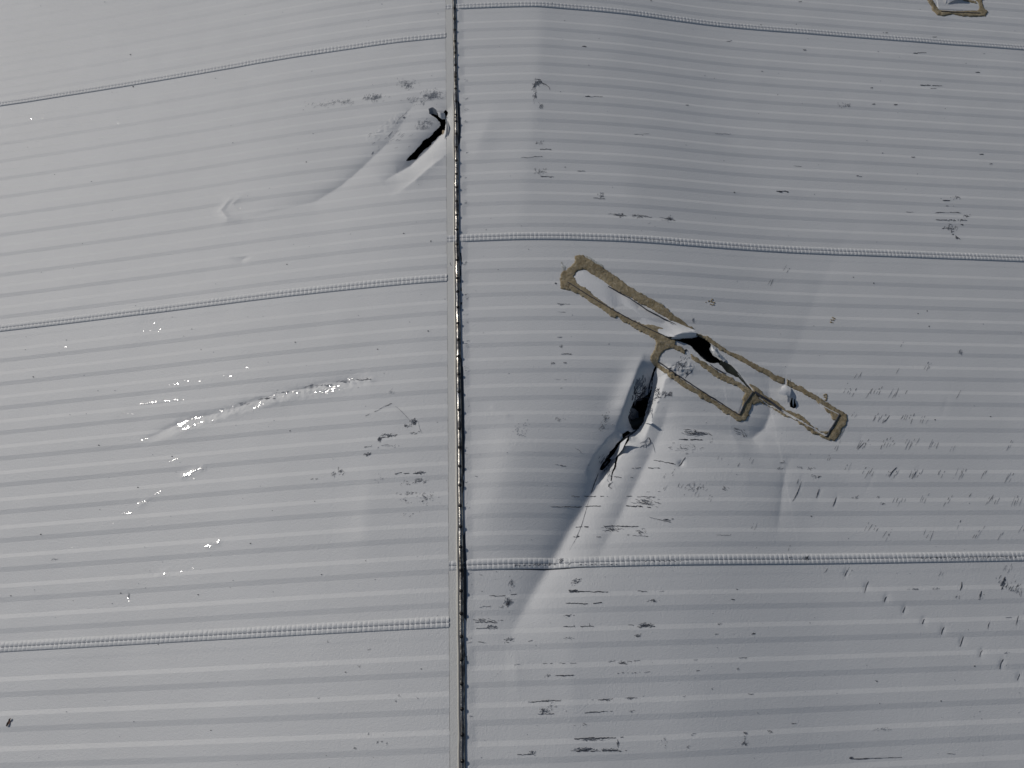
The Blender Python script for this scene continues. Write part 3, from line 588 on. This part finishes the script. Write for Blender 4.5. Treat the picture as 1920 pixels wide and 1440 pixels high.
# grout line / lapped edge of the left sheets
def edge_lip():
    ys=np.arange(-3.5,5,.012); V=[]; Fc=[]
    for i,y in enumerate(ys):
        yy=np.array([y]); d,_=dents(np.array([XE]),yy); z=float(crown(XE))+d[0]
        for dx,dz in((-.0005,.0016),(.0004,.0016),(.0006,-.008)): V.append((XE+dx,y,z+dz))
    for i in range(len(ys)-1):
        if 1.645<ys[i]<1.79: continue
        for j in range(2): Fc.append((i*3+j,i*3+j+1,(i+1)*3+j+1,(i+1)*3+j))
    mesh_obj('sheet_edge',np.array(V)-BASE,Fc,[M_EDGE],ROOF)
edge_lip()
# ---------------------------------------------------------------- space under the sheets, its deep shade painted near black
def underlay():
    xs=np.linspace(-4.5,4.5,40); ys=np.linspace(-3,5.1,4); X,Y=np.meshgrid(xs,ys); Z=crown(X)-.16
    nx=40; a=(np.arange(3)[:,None]*nx+np.arange(nx-1)[None,:]).ravel(); Q=np.stack([a,a+1,a+nx+1,a+nx],1)
    mesh_obj('roof_membrane',np.stack([X.ravel(),Y.ravel(),Z.ravel()],1)-BASE,Q,[M_DARK],ROOF)
underlay()
def boxv(x0,x1,y0,y1,z0,z1):
    V=[(x,y,z) for z in(z0,z1) for y in(y0,y1) for x in(x0,x1)]
    return V,[(0,2,3,1),(4,5,7,6),(0,1,5,4),(2,6,7,3),(0,4,6,2),(1,3,7,5)]
for P,w,h in [([(829,238),(840,238)],.011,.02)]:
    c=to_world(P); V,Fc=boxv(c[0,0]-.002,c[1,0],c[0,1]-.013,c[0,1]+.006,float(crown(c[0,0]))-.05,float(crown(c[0,0]))-.022)
    mesh_obj('purlin',np.array(V)-BASE,Fc,[M_WOOD],ROOF,smooth=False)
for y in (0.30,0.86,1.25,1.95):
    V=[];Fc=[]; xs=np.linspace(.2,3.9,12)
    for x in xs:
        z=float(crown(x)); V+=[(x,y,z-.13),(x,y,z-.155),(x,y+.04,z-.155),(x,y+.04,z-.13)]
    for i in range(11):
        for j in range(4): Fc.append((i*4+j,i*4+(j+1)%4,(i+1)*4+(j+1)%4,(i+1)*4+j))
    mesh_obj('purlin',np.array(V)-BASE,Fc,[M_UNDER],ROOF,smooth=False)
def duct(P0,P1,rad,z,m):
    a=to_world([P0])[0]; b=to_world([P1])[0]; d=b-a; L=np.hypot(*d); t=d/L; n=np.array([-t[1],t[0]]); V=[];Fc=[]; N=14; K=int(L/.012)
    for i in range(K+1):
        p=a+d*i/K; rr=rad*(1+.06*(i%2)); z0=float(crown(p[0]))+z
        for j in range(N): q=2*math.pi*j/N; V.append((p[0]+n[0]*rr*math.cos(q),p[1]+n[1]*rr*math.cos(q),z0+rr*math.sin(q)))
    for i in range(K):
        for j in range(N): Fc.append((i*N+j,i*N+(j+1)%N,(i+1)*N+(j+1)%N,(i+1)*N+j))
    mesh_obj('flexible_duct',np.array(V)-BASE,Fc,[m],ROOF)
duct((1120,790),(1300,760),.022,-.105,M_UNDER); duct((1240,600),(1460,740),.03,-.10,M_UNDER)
# walls of the building and the ground far below
for (x0,x1,y0,y1) in [(-4.45,-4.35,-2.9,4.9),(4.35,4.45,-2.9,4.9),(-4.35,4.35,-2.9,-2.8),(-4.35,4.35,4.8,4.9)]:
    V,Fc=boxv(x0,x1,y0,y1,-6,-.78); mesh_obj('wall',np.array(V)-BASE,Fc,[M_WALL],ROOF,smooth=False)
V=[(-400,-400,-6),(400,-400,-6),(400,400,-6),(-400,400,-6)]; mesh_obj('ground',V,[(0,1,2,3)],[M_GROUND],None,kind='structure')
# ---------------------------------------------------------------- flaps of torn sheet
def ribbon(name,A,B,zA,zB,mats,parent,sub=5,bend=0,jag=0,base=None,two=True,**k):
    """a strip of sheet between two photo-pixel polylines, with heights above the roof"""
    def rs(P,m): 
        P=np.array(P,float); s=np.concatenate([[0],np.cumsum(np.hypot(*np.diff(P,axis=0).T))]); q=np.linspace(0,s[-1],m); return np.stack([np.interp(q,s,P[:,0]),np.interp(q,s,P[:,1])],1)
    m=max(8,int(np.hypot(*(np.array(A[-1])-np.array(A[0])))/2)); a=to_world(rs(A,m)); b=to_world(rs(B,m))
    if jag: b=b+rng.normal(0,jag,b.shape)
    za=np.interp(np.linspace(0,1,m),np.linspace(0,1,len(zA)),zA); zb=np.interp(np.linspace(0,1,m),np.linspace(0,1,len(zB)),zB)
    V=[];Fc=[]
    for i in range(m):
        for j in range(sub+1):
            q=j/sub; p=a[i]*(1-q)+b[i]*q; z=za[i]*(1-q)+zb[i]*q+bend*math.sin(math.pi*q)
            V.append((p[0],p[1],z))
    for i in range(m-1):
        for j in range(sub): Fc.append((i*(sub+1)+j,i*(sub+1)+j+1,(i+1)*(sub+1)+j+1,(i+1)*(sub+1)+j))
    V=np.array(V); V[:,2]+=surf(V[:,0],V[:,1],.6)
    org=np.array([0,0,0.]) if base is None else base
    return mesh_obj(name,np.array(V)-org,Fc,mats,parent,**k)
SR=SHEETS['R',0]; SL=SHEETS['L',1]
# left tear: little upturned tongues, dark blue fold
ribbon('torn_flap',[(804,208),(812,206),(819,210)],[(806,214),(812,212),(820,214)],[.012,.016,.014],[.0,.0,.0],[M_SCUFF_SHADE],SL,base=BASE)
ribbon('torn_flap',[(820,210),(826,214),(834,212)],[(822,217),(828,220),(835,218)],[.010,.014,.012],[.004,.004,.004],[M_SHEET],SL,base=BASE)
ribbon('torn_flap',[(835,222),(837,236),(836,250),(833,258)],[(838,222),(840,236),(839,250),(836,258)],[.014,.020,.016,.004],[.0035,.0045,.0035,.003],[M_SHEET],SL,base=BASE)
ribbon('torn_flap',[(790,272),(806,262),(822,250),(832,246)],[(782,296),(803,278),(822,262),(834,250)],[-.020,-.024,-.024,-.020],[-.001,-.001,-.001,-.001],[M_SCUFF_SHADE],SL,base=BASE)
# pit on the right
ribbon('torn_flap',[(1187,757),(1196,752),(1206,752)],[(1190,768),(1199,768),(1210,776)],[-.004,-.006,-.006],[-.022,-.022,-.022],[M_SCUFF_SHADE],SR,base=BASE,jag=.0008)
ribbon('torn_flap',[(1166,822),(1158,836),(1149,846)],[(1178,818),(1170,836),(1158,848)],[.0,.0,.0],[.036,.030,.004],[M_SHEET],SR,base=BASE,bend=.004)
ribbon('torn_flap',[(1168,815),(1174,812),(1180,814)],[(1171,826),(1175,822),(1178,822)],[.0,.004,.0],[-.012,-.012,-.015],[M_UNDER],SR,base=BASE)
ribbon('torn_flap',[(1213,783),(1217,788),(1222,792)],[(1216,780),(1221,784),(1226,790)],[.0,.012,.014],[-.004,.010,.016],[M_SHEET],SR,base=BASE)
# main tear: far lip bent down, near wall
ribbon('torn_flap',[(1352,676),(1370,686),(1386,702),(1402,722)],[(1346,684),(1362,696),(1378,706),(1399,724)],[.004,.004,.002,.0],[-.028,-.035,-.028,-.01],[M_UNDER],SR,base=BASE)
ribbon('torn_flap',[(1280,643),(1296,650),(1310,664),(1326,676)],[(1286,642),(1302,650),(1316,664),(1330,675)],[.0,.001,.001,.0],[-.02,-.02,-.022,-.015],[M_SHEET],SR,base=BASE,jag=.001)
ribbon('torn_flap',[(1332,646),(1336,655),(1345,664),(1362,676)],[(1333,652),(1332,660),(1340,668),(1356,679)],[.008,.012,.009,.003],[.004,.018,.014,.003],[M_SHEET],SR,base=BASE,jag=.0012,bend=.004)
# ---------------------------------------------------------------- patches
def zsheet(off,ribs):
    return lambda X,Y: surf(X,Y,ribs)+off
def regmesh(name,polys_px,parent,m,zf,step=.0025,jit=.0008,base=None,seed=0,holes=(),extra=None,**k):
    polys=[dens(PW(p),.0012,jit,seed+i) for i,p in enumerate(polys_px)]
    P,Q,D=region(polys,step,holes); Z=zf(P[:,0],P[:,1],D)
    V=np.stack([P[:,0],P[:,1],Z],1)-base
    return mesh_obj(name,V,Q,[m],parent,**k)
def zs(off,ribs,thick=.0012): return lambda X,Y,D: surf(X,Y,ribs)+.0003+off*np.clip(D/.002,0,1)
def zseal(t=.0026,base=.0):
    def f(X,Y,D):
        q=np.clip(D/.014,0,1); e=np.clip(D/.0018,0,1)
        return surf(X,Y,.8)+.0006+e*(.0026+base)+t*np.sqrt(q)*(.5+.35*vnoise(X,Y,45,51)+.22*vnoise(X,Y,150,52)+.1*vnoise(X,Y,380,53))
    return f
def patch(name_loc,label):
    c=to_world([name_loc])[0]; b=np.array([c[0],c[1],float(crown(c[0]))]); return empty('repair_patch',b,label=label,category='roof patch',group='brown sealed patches on the roof'),b
# long patch
PA,bA=patch((1320,650),'long diagonal sheet metal patch outlined in brown sealant, torn open in the middle')
lip=to_world([(1262,636),(1304,627)])
def zleft(X,Y,D):
    d,_,_=seg_dist(X,Y,lip,np.ones(2)); base=surf(X,Y,.25); c=to_world([(1064,515),(1290,640)])
    s=np.clip(((X-c[0,0])*(c[1,0]-c[0,0])+(Y-c[0,1])*(c[1,1]-c[0,1]))/((c[1]-c[0])@(c[1]-c[0])),0,1)
    wav=.0022*np.sin((Y*.55+X*.85)*95+4*vnoise(X,Y,6,61))*np.exp(-(((s-.62)/.25)**2))*np.clip(D/.02,0,1)
    return base+.0014*np.clip(D/.003,0,1)+.020*np.exp(-d/.028)+np.clip(D/.02,0,1)*.003*np.sin(s*7)+wav*1.3
regmesh('sheet',[[(1092,499),(1140,528),(1200,564),(1255,597),(1303,624),(1300,630),(1280,631),(1262,636),(1252,634),(1200,610),(1150,583),(1100,552),(1066,530),(1070,516)]],PA,M_SHEET,zleft,base=bA,label='peeled upper left piece of the patch with a curled lip')
def zright(X,Y,D): 
    c=to_world([(1380,690)])[0]; return surf(X,Y,.85)+.0004+.0012*np.clip(D/.003,0,1)
holeS=dens(PW(HOLE_SMALL),.001,.0006,6)
regmesh('sheet',[[(1340,652),(1400,682),(1460,717),(1520,748),(1560,772),(1574,782),(1566,800),(1552,818),(1546,818),(1500,792),(1455,766),(1412,734),(1403,722),(1386,702),(1370,684),(1350,672),(1336,664)]],PA,M_ROOF,zright,base=bA,holes=[holeS],label='flat lower right piece of the patch with a small round puncture')
# curled lip and folded tab
ribbon('sheet_lip',[(1263,634),(1275,629),(1290,627),(1303,627)],[(1257,637),(1275,637),(1290,636.5),(1303,634)],[.018,.024,.024,.018],[.002,.008,.010,.010],[M_SHEET],PA,sub=8,bend=.007,base=bA)
ribbon('folded_tab',[(1466,724),(1472,722),(1481,727)],[(1455,742),(1464,745),(1479,745)],[.003,.006,.006],[.022,.020,.014],[M_SHEET],PA,sub=8,bend=.004,base=bA,jag=.0004)
ribbon('folded_tab',[(1472,704),(1473,704.5)],[(1471,722),(1474,722)],[.009,.009],[.008,.008],[M_SHEET],PA,sub=6,base=bA)
ribbon('folded_tab',[(1484,747),(1483,755),(1485,762)],[(1488,747),(1488,756),(1487,763)],[.012,.015,.010],[.004,.004,.004],[M_SHEET],PA,sub=4,base=bA)
top=[(1078,481),(1086,478),(1095,479),(1107,487),(1129,500),(1157,520),(1184,539),(1207,554),(1236,567),(1262,589),(1298,615),(1306,624)]
topin=[(1312,631),(1293,626),(1254,601),(1223,579),(1176,557),(1150,543),(1129,527),(1110,516),(1093,505),(1082,508)]
leftb=[(1078,480),(1076,491),(1065,504),(1054,511),(1051,522),(1050,540),(1057,543),(1068,544),(1084,534),(1076,519),(1082,508),(1096,503),(1096,490)]
low=[(1068,544),(1090,555),(1107,565),(1128,580),(1145,594),(1157,596),(1176,608),(1200,621),(1229,637),(1250,650),(1262,650),(1268,640),(1258,634),(1250,628),(1238,617),(1226,610),(1207,608),(1184,600),(1160,585),(1137,572),(1114,555),(1098,540),(1080,529)]
blob=[(1222,608),(1232,612),(1245,615),(1256,622),(1262,632),(1262,640),(1240,640),(1228,622)]
mid=[(1245,632),(1256,637),(1265,645),(1281,654),(1287,660),(1283,664),(1262,653),(1246,650)]
mid2=[(1294,664),(1300,667),(1319,679),(1331,685),(1336,690),(1350,698),(1375,710),(1400,726),(1412,733),(1425,745),(1405,742),(1397,735),(1377,722),(1356,714),(1332,700),(1319,690),(1298,676)]
top2=[(1303,624),(1326,631),(1344,642),(1362,655),(1394,670),(1419,684),(1440,694),(1455,704),(1471,708),(1471,721),(1455,715),(1437,705),(1412,692),(1391,679),(1375,670),(1350,657),(1330,642),(1320,634),(1308,630)]
top3=[(1474,709),(1486,717),(1511,730),(1530,741),(1555,757),(1574,769),(1586,775),(1589,783),(1586,795),(1577,804),(1572,821),(1565,826),(1554,826),(1536,819),(1521,811),(1505,799),(1486,785),(1467,779),(1450,767),(1436,760),(1427,756),(1412,760),(1400,745),(1405,735),(1415,738),(1432,755),(1456,768),(1480,780),(1500,790),(1520,803),(1543,817),(1549,819),(1556,808),(1562,798),(1567,789),(1571,781),(1561,786),(1559,779),(1542,764),(1530,752),(1511,741),(1492,731),(1474,723)]
lowin=[(1404,719),(1424,729),(1434,740),(1460,756),(1474,770),(1486,772),(1505,780),(1520,797),(1536,807),(1555,810),(1549,817),(1520,800),(1500,788),(1478,777),(1456,765),(1434,752),(1414,737)]
cornr=[(1555,768),(1575,778),(1570,790),(1560,787)]
regmesh('sealant',[top+topin,leftb,low,blob,mid,mid2,top2],PA,M_SEAL,zseal(),base=bA,seed=70,jit=.0028,step=.0018)
regmesh('sealant',[top3,lowin,cornr],PA,M_SEAL,zseal(),base=bA,seed=90,jit=.0028,step=.0018)
regmesh('adhesive_smear',[[(1584,776),(1589,780),(1590,788),(1587,797),(1583,806),(1580,814),(1574,822),(1570,822),(1575,806),(1584,796)]],PA,M_SMEAR,zseal(.0010,-.0020),base=bA,seed=99,jit=.0022,step=.0022)
for q_ in ([(1052,492),(1056,491),(1056,496),(1062,500),(1058,508),(1053,512)],[(1096,478),(1110,485),(1131,498),(1135,506),(1128,503),(1108,490)],[(1230,565),(1240,568),(1247,578),(1240,574)]): regmesh('adhesive_smear',[q_],PA,M_SMEAR,zseal(.0010,-.0020),base=bA,seed=95,jit=.0018,step=.0022)
# scored cut lines pressed into the sealant are thin edges of the sheet standing through it
def cutline(pts,w,parent,base,off=.0056,m=None):
    P=np.array(pts,float); out=[P[0]]
    for a,b in zip(P[:-1],P[1:]):
        k=max(1,int(np.hypot(*(b-a))/3))
        for i in range(1,k+1): out.append(a+(b-a)*i/k)
    P=np.array(out); P=P+np.stack([vnoise(P[:,0],P[:,1],.11,3),vnoise(P[:,0],P[:,1],.13,4)],1)*.5
    T=np.gradient(P,axis=0); T/=np.hypot(T[:,0],T[:,1])[:,None]; N=np.stack([-T[:,1],T[:,0]],1)
    A=to_world(P+N*w/2,surf,6); B=to_world(P-N*w/2,surf,6); V=[];n=len(P)
    za=surf(A[:,0],A[:,1])+off+.001; zb=surf(B[:,0],B[:,1])+off
    V=np.concatenate([np.c_[A,za],np.c_[B,zb],np.c_[A,za-.006],np.c_[B,zb-.006]])-base
    Fc=[]
    for i in range(n-1): 
        Fc.append((i,i+1,n+i+1,n+i)); Fc.append((2*n+i,2*n+i+1,i+1,i)); Fc.append((n+i,n+i+1,3*n+i+1,3*n+i))
    return mesh_obj('sheet_edge',V,Fc,[m or M_CRACK_SHADE],parent)
cutline([(1064,530),(1100,553),(1150,583),(1200,610),(1256,636)],1.2,PA,bA)
cutline([(1140,538),(1180,560),(1215,583),(1255,604),(1302,628)],.8,PA,bA)
cutline([(1256,607),(1280,618),(1301,627)],1.0,PA,bA,.0060,M_SHEET)
cutline([(1414,736),(1424,742),(1434,748),(1446,756),(1458,765),(1464,769)],3.6,PA,bA)
cutline([(1464,769),(1480,778),(1510,796),(1540,814),(1546,818)],1.0,PA,bA,.0054,M_SHEET)
cutline([(1545,818.5),(1549,819),(1555,808),(1562,796),(1568,786),(1573,778)],2.0,PA,bA)
cutline([(1535,757),(1552,768),(1571,778)],.9,PA,bA,.0054,M_SHEET)
# small patch
PB,bB=patch((1320,715),'short cracked patch wedged between the long patch and the torn pit')
regmesh('sheet',[[(1258,650),(1300,672),(1350,700),(1397,734),(1396,746),(1385,777),(1355,763),(1306,732),(1256,698),(1232,680),(1237,666),(1248,655)]],PB,M_ROOF,lambda X,Y,D:surf(X,Y,.9)+.0009*np.clip(D/.003,0,1),base=bB,seed=20)
b2l=[(1240,632),(1229,637),(1228,655),(1220,668),(1218,675),(1226,686),(1233,690),(1243,690),(1234,676),(1238,667),(1246,657),(1256,654),(1268,654),(1262,645),(1250,638)]
b2b=[(1232,680),(1241,686),(1256,696),(1281,712),(1306,729),(1331,744),(1355,760),(1380,773),(1386,776),(1391,768),(1391,757),(1393,747),(1398,737),(1404,734),(1412,740),(1418,752),(1410,758),(1407,770),(1405,779),(1399,787),(1386,791),(1370,780),(1335,758),(1312,744),(1287,730),(1270,719),(1252,705),(1234,687)]
regmesh('sealant',[b2l],PB,M_SEAL,zseal(),base=bB,seed=110,jit=.0020,step=.0020)
regmesh('sealant',[b2b],PB,M_SEAL,zseal(),base=bB,seed=120,jit=.0028,step=.0018)
cutline([(1236,680),(1256,695),(1300,724),(1350,756),(1384,778),(1387,778)],1.2,PB,bB)
cutline([(1386,779),(1390,770),(1396,757),(1403,747),(1411,736)],2.2,PB,bB)
# patch at the top edge
PC,bC=patch((1797,-12),'small brown-edged patch with a bent white flap by the top seam')
regmesh('sheet',[[(1745,-45),(1848,-38),(1838,22),(1758,18)]],PC,M_ROOF,lambda X,Y,D:surf(X,Y,.7)+.0022*np.clip(D/.003,0,1),base=bC,seed=30)
c3=[[(1738,-4),(1746,-4),(1752,6),(1761,19),(1770,20),(1800,21),(1832,20),(1836,14),(1832,4),(1826,0),(1833,-8),(1843,-6),(1841,3),(1844,14),(1852,22),(1848,31),(1830,32),(1805,31),(1785,27),(1770,31),(1757,29),(1748,20),(1747,13),(1740,4)],
    [(1732,-50),(1744,-52),(1748,-30),(1748,-2),(1738,0),(1734,-25)],[(1732,-52),(1850,-46),(1852,-36),(1740,-40)],[(1838,-46),(1852,-44),(1848,-20),(1844,0),(1830,0),(1836,-20)],[(1800,-2),(1812,-1),(1828,2),(1834,9),(1822,6),(1806,3)]]
regmesh('sealant',c3,PC,M_SEAL,zseal(),base=bC,seed=130,jit=.0016,step=.003)
ribbon('bent_flap',[(1771,-8),(1785,-14),(1800,-10)],[(1771,10),(1785,5),(1802,2)],[.010,.020,.012],[.003,.012,.020],[M_SHEET],PC,sub=6,bend=.006,base=bC,jag=.0012)
cutline([(1764,23),(1800,25),(1836,26)],1.0,PC,bC)
# ---------------------------------------------------------------- loose bits
def blobs(loc,label,n,ru,rv,seed):
    r=random.Random(seed); c=to_world([loc])[0]; b=np.array([c[0],c[1],float(surf(c[:1],c[1:2])[0])]); V=[];Fc=[]
    for i in range(n):
        u=loc[0]+r.gauss(0,ru); v=loc[1]+r.gauss(0,rv); s=r.uniform(.0010,.0032); p=to_world([(u,v)],surf,6)[0]; z=float(surf(p[:1],p[1:2])[0])
        k=len(V); m=7; a0=r.uniform(0,6)
        for rr,zz in((1,.0003),(.6,.0016)):
            for j in range(m): q=s*rr*r.uniform(.6,1.25); an=a0+2*math.pi*j/m; V.append((p[0]+q*math.cos(an)*1.5,p[1]+q*math.sin(an),z+zz))
        V.append((p[0],p[1],z+.0021))
        for j in range(m):
            Fc.append((k+j,k+(j+1)%m,k+m+(j+1)%m,k+m+j)); Fc.append((k+m+j,k+m+(j+1)%m,k+2*m))
    mesh_obj('sealant_splash',np.array(V)-b,Fc,[M_SEAL],None,label=label,category='sealant splash',group='dried sealant splashes beside the patches').location=b
blobs((1333,566),'brown splash of dried sealant above the long patch, on the upper side of its middle',13,3.2,3.8,1)
blobs((1561,600),'faint brown splash of dried sealant right of the long soft crease',9,2.2,2.6,2)
blobs((1549,742),'rusty brown splash of dried sealant just above the lower right patch corner',11,2.6,5,3)
def leaf():
    c=to_world([(19,1354)])[0]; b=np.array([c[0],c[1],float(surf(c[:1],c[1:2])[0])]); V=[];Fc=[]; n=9; d=np.array([.35,1.0]); d/=np.hypot(*d); nn=np.array([d[1],-d[0]])
    for i in range(n):
        q=i/(n-1); w=.0036*math.sin(math.pi*min(1,q*.95+.05))**.7; 
        for s,zz in((-1,.0035),(-.4,.0012),(0,.0004),(.5,.0015),(1,.0042)):
            p=d*(q-.5)*.021+nn*s*w*(1+.2*math.sin(i*2.3)); V.append((p[0],p[1],.0008+zz*(.6+.4*math.sin(i*1.1))+.002*q))
    for i in range(n-1):
        for j in range(4): Fc.append((i*5+j,i*5+j+1,(i+1)*5+j+1,(i+1)*5+j))
    o=mesh_obj('dry_leaf',V,Fc,[M_LEAF],None,label='small curled dark brown dry leaf lying near the lower left corner',category='leaf'); o.location=b
leaf()
# ---------------------------------------------------------------- added metal facets standing in for sun glints on the wrinkled paint
def flecks():
    r=random.Random(3); V=[];Fc=[]
    L=np.array([LX,LY,LZ]); L/=np.linalg.norm(L)
    def fl(u,v,s,ang,el=3,spread=.10):
        p=to_world([(u,v)],surf,6)[0]; z=float(surf(p[:1],p[1:2])[0])+.0022; P=np.array([p[0],p[1],z]); Vv=CAM-P; Vv/=np.linalg.norm(Vv)
        base=crown(np.array([p[0]+.01]))-crown(np.array([p[0]-.01])); N=np.array([-base[0]/.02,0,1]); N/=np.linalg.norm(N)
        # each facet is leaned to flash the sun at the camera, with a little scatter
        N=N+np.array([r.gauss(0,spread),r.gauss(0,spread),0])+FN(p); N/=np.linalg.norm(N)
        a=math.radians(ang); t=np.array([math.cos(a),math.sin(a),0]); t-=N*(t@N); t/=np.linalg.norm(t); w=np.cross(N,t)
        k=len(V); l=s*el
        for aa,bb in((-1,0),(-.3,.5),(.5,.4),(1,0),(.3,-.5),(-.5,-.4)): V.append(tuple(P+t*aa*l*r.uniform(.7,1.2)+w*bb*s*r.uniform(.7,1.2)-BASE))
        Fc.append(tuple(range(k,k+6)))
    def FN(p): # lean that mirrors the sun into the camera
        P=np.array([p[0],p[1],float(crown(p[0]))]); Vv=CAM-P; Vv/=np.linalg.norm(Vv); H=Vv+L; H/=H[2]; return np.array([H[0],H[1],0])*1.0-np.array([-(float(crown(p[0]+.01))-float(crown(p[0]-.01)))/.02,0,0])
    def line(u0,v0,u1,v1,n,j,s=.0011,el=2.5,sp=.06):
        a=math.degrees(math.atan2(-(v1-v0),u1-u0))
        for i in range(n):
            q=r.random(); (r.random()<(.7 if v0>735 else .4 if v0>600 else .2)) and fl(u0+(u1-u0)*q+r.gauss(0,j),v0+(v1-v0)*q+r.gauss(0,j*.7),s*.72*r.uniform(.5,1.3),a+r.uniform(-15,15),el*r.uniform(.5,1.5),sp)
    line(334,799,350,790,34,1.5,.0015,2.5,.035); line(350,790,382,781,26,1.2,.0010); line(342,806,368,796,30,1.8,.0012); line(368,796,385,791,14,1.2); line(398,789,402,788,2,.5)
    line(265,757.5,325,750,30,.9,.0010,3.5); line(325,750,345,749,5,.6,.0007,3); line(263,827,277,823,12,1.2,.0008); line(230,775,252,775,6,1,.0006)
    line(345,893,360,885,36,1.8,.0013,2,.045); line(360,885,380,875,22,2.2,.0009); line(355,898,380,897,8,.8,.0007,3); line(320,866,334,859,10,1.5,.0007)
    line(262,944,278,938,16,2.5,.0008); line(292,925,305,921,12,1.5,.0009); line(230,963.5,250,962,14,1,.0009,3); line(210,982,214,978,5,2,.0007); line(386,1024,396,1022,14,1.6,.0009); line(404,1020,410,1012,12,1.5,.0009); line(306,1078,311,1074,8,1.5,.0009); line(340,1072,344,1070,4,1); line(360,1066,364,1065,4,1); line(240,1120,243,1130,5,1,.0006); line(133,1030,138,1026,4,2,.0006)
    line(415,770,440,762,10,3,.0008); line(478,764,492,756,18,2.5,.0009); line(600,738,640,726,44,3,.0009); line(590,732,625,722,20,2.5,.0008); line(500,745,560,735,10,3,.0006); line(450,692,480,685,12,1.2,.0007,3); line(340,716,376,714,12,1,.0007,4); line(420,706,440,706,9,1.2,.0009); line(386,697,391,697,3,1); line(340,732,352,731,5,1.5,.0007); line(390,724,393,724,3,.8); line(316,722,335,720,7,.8,.0007,3); line(650,713,665,709,8,1.5,.0006)
    for u,v in [(284,507),(288,606),(298,623),(451,391),(125,651)]: line(u-1,v,u+1,v,3,.7,.0010,1.5,.03)
    line(262,622,328,616,16,.8,.0006,3,.08); line(180,448,176,458,6,1,.0007,2,.08); line(5,230,98,220,16,1,.0005,4,.1); line(15,261,98,250,12,1,.0005,4,.1); line(198,236,224,232,10,.8,.0006,4,.07)
    line(114,408,98,455,14,1,.0005,3,.1); line(68,174,126,164,34,3,.0005,3,.12); line(66,163,116,155,16,1,.0005,4,.1); line(8,33,48,25,12,1,.0006,4,.1); line(0,10,46,0,12,1,.0006,4,.1); line(175,484,190,470,6,2,.0005); line(240,478,246,463,6,2,.0005); line(255,486,262,482,8,2,.0005); line(90,129,105,123,6,1,.0005)
    mesh_obj('sun_glint_flecks',V,Fc,[M_GLINT],SHEETS['L',0],smooth=False,kind='stuff')
flecks()
bpy.context.view_layer.update()
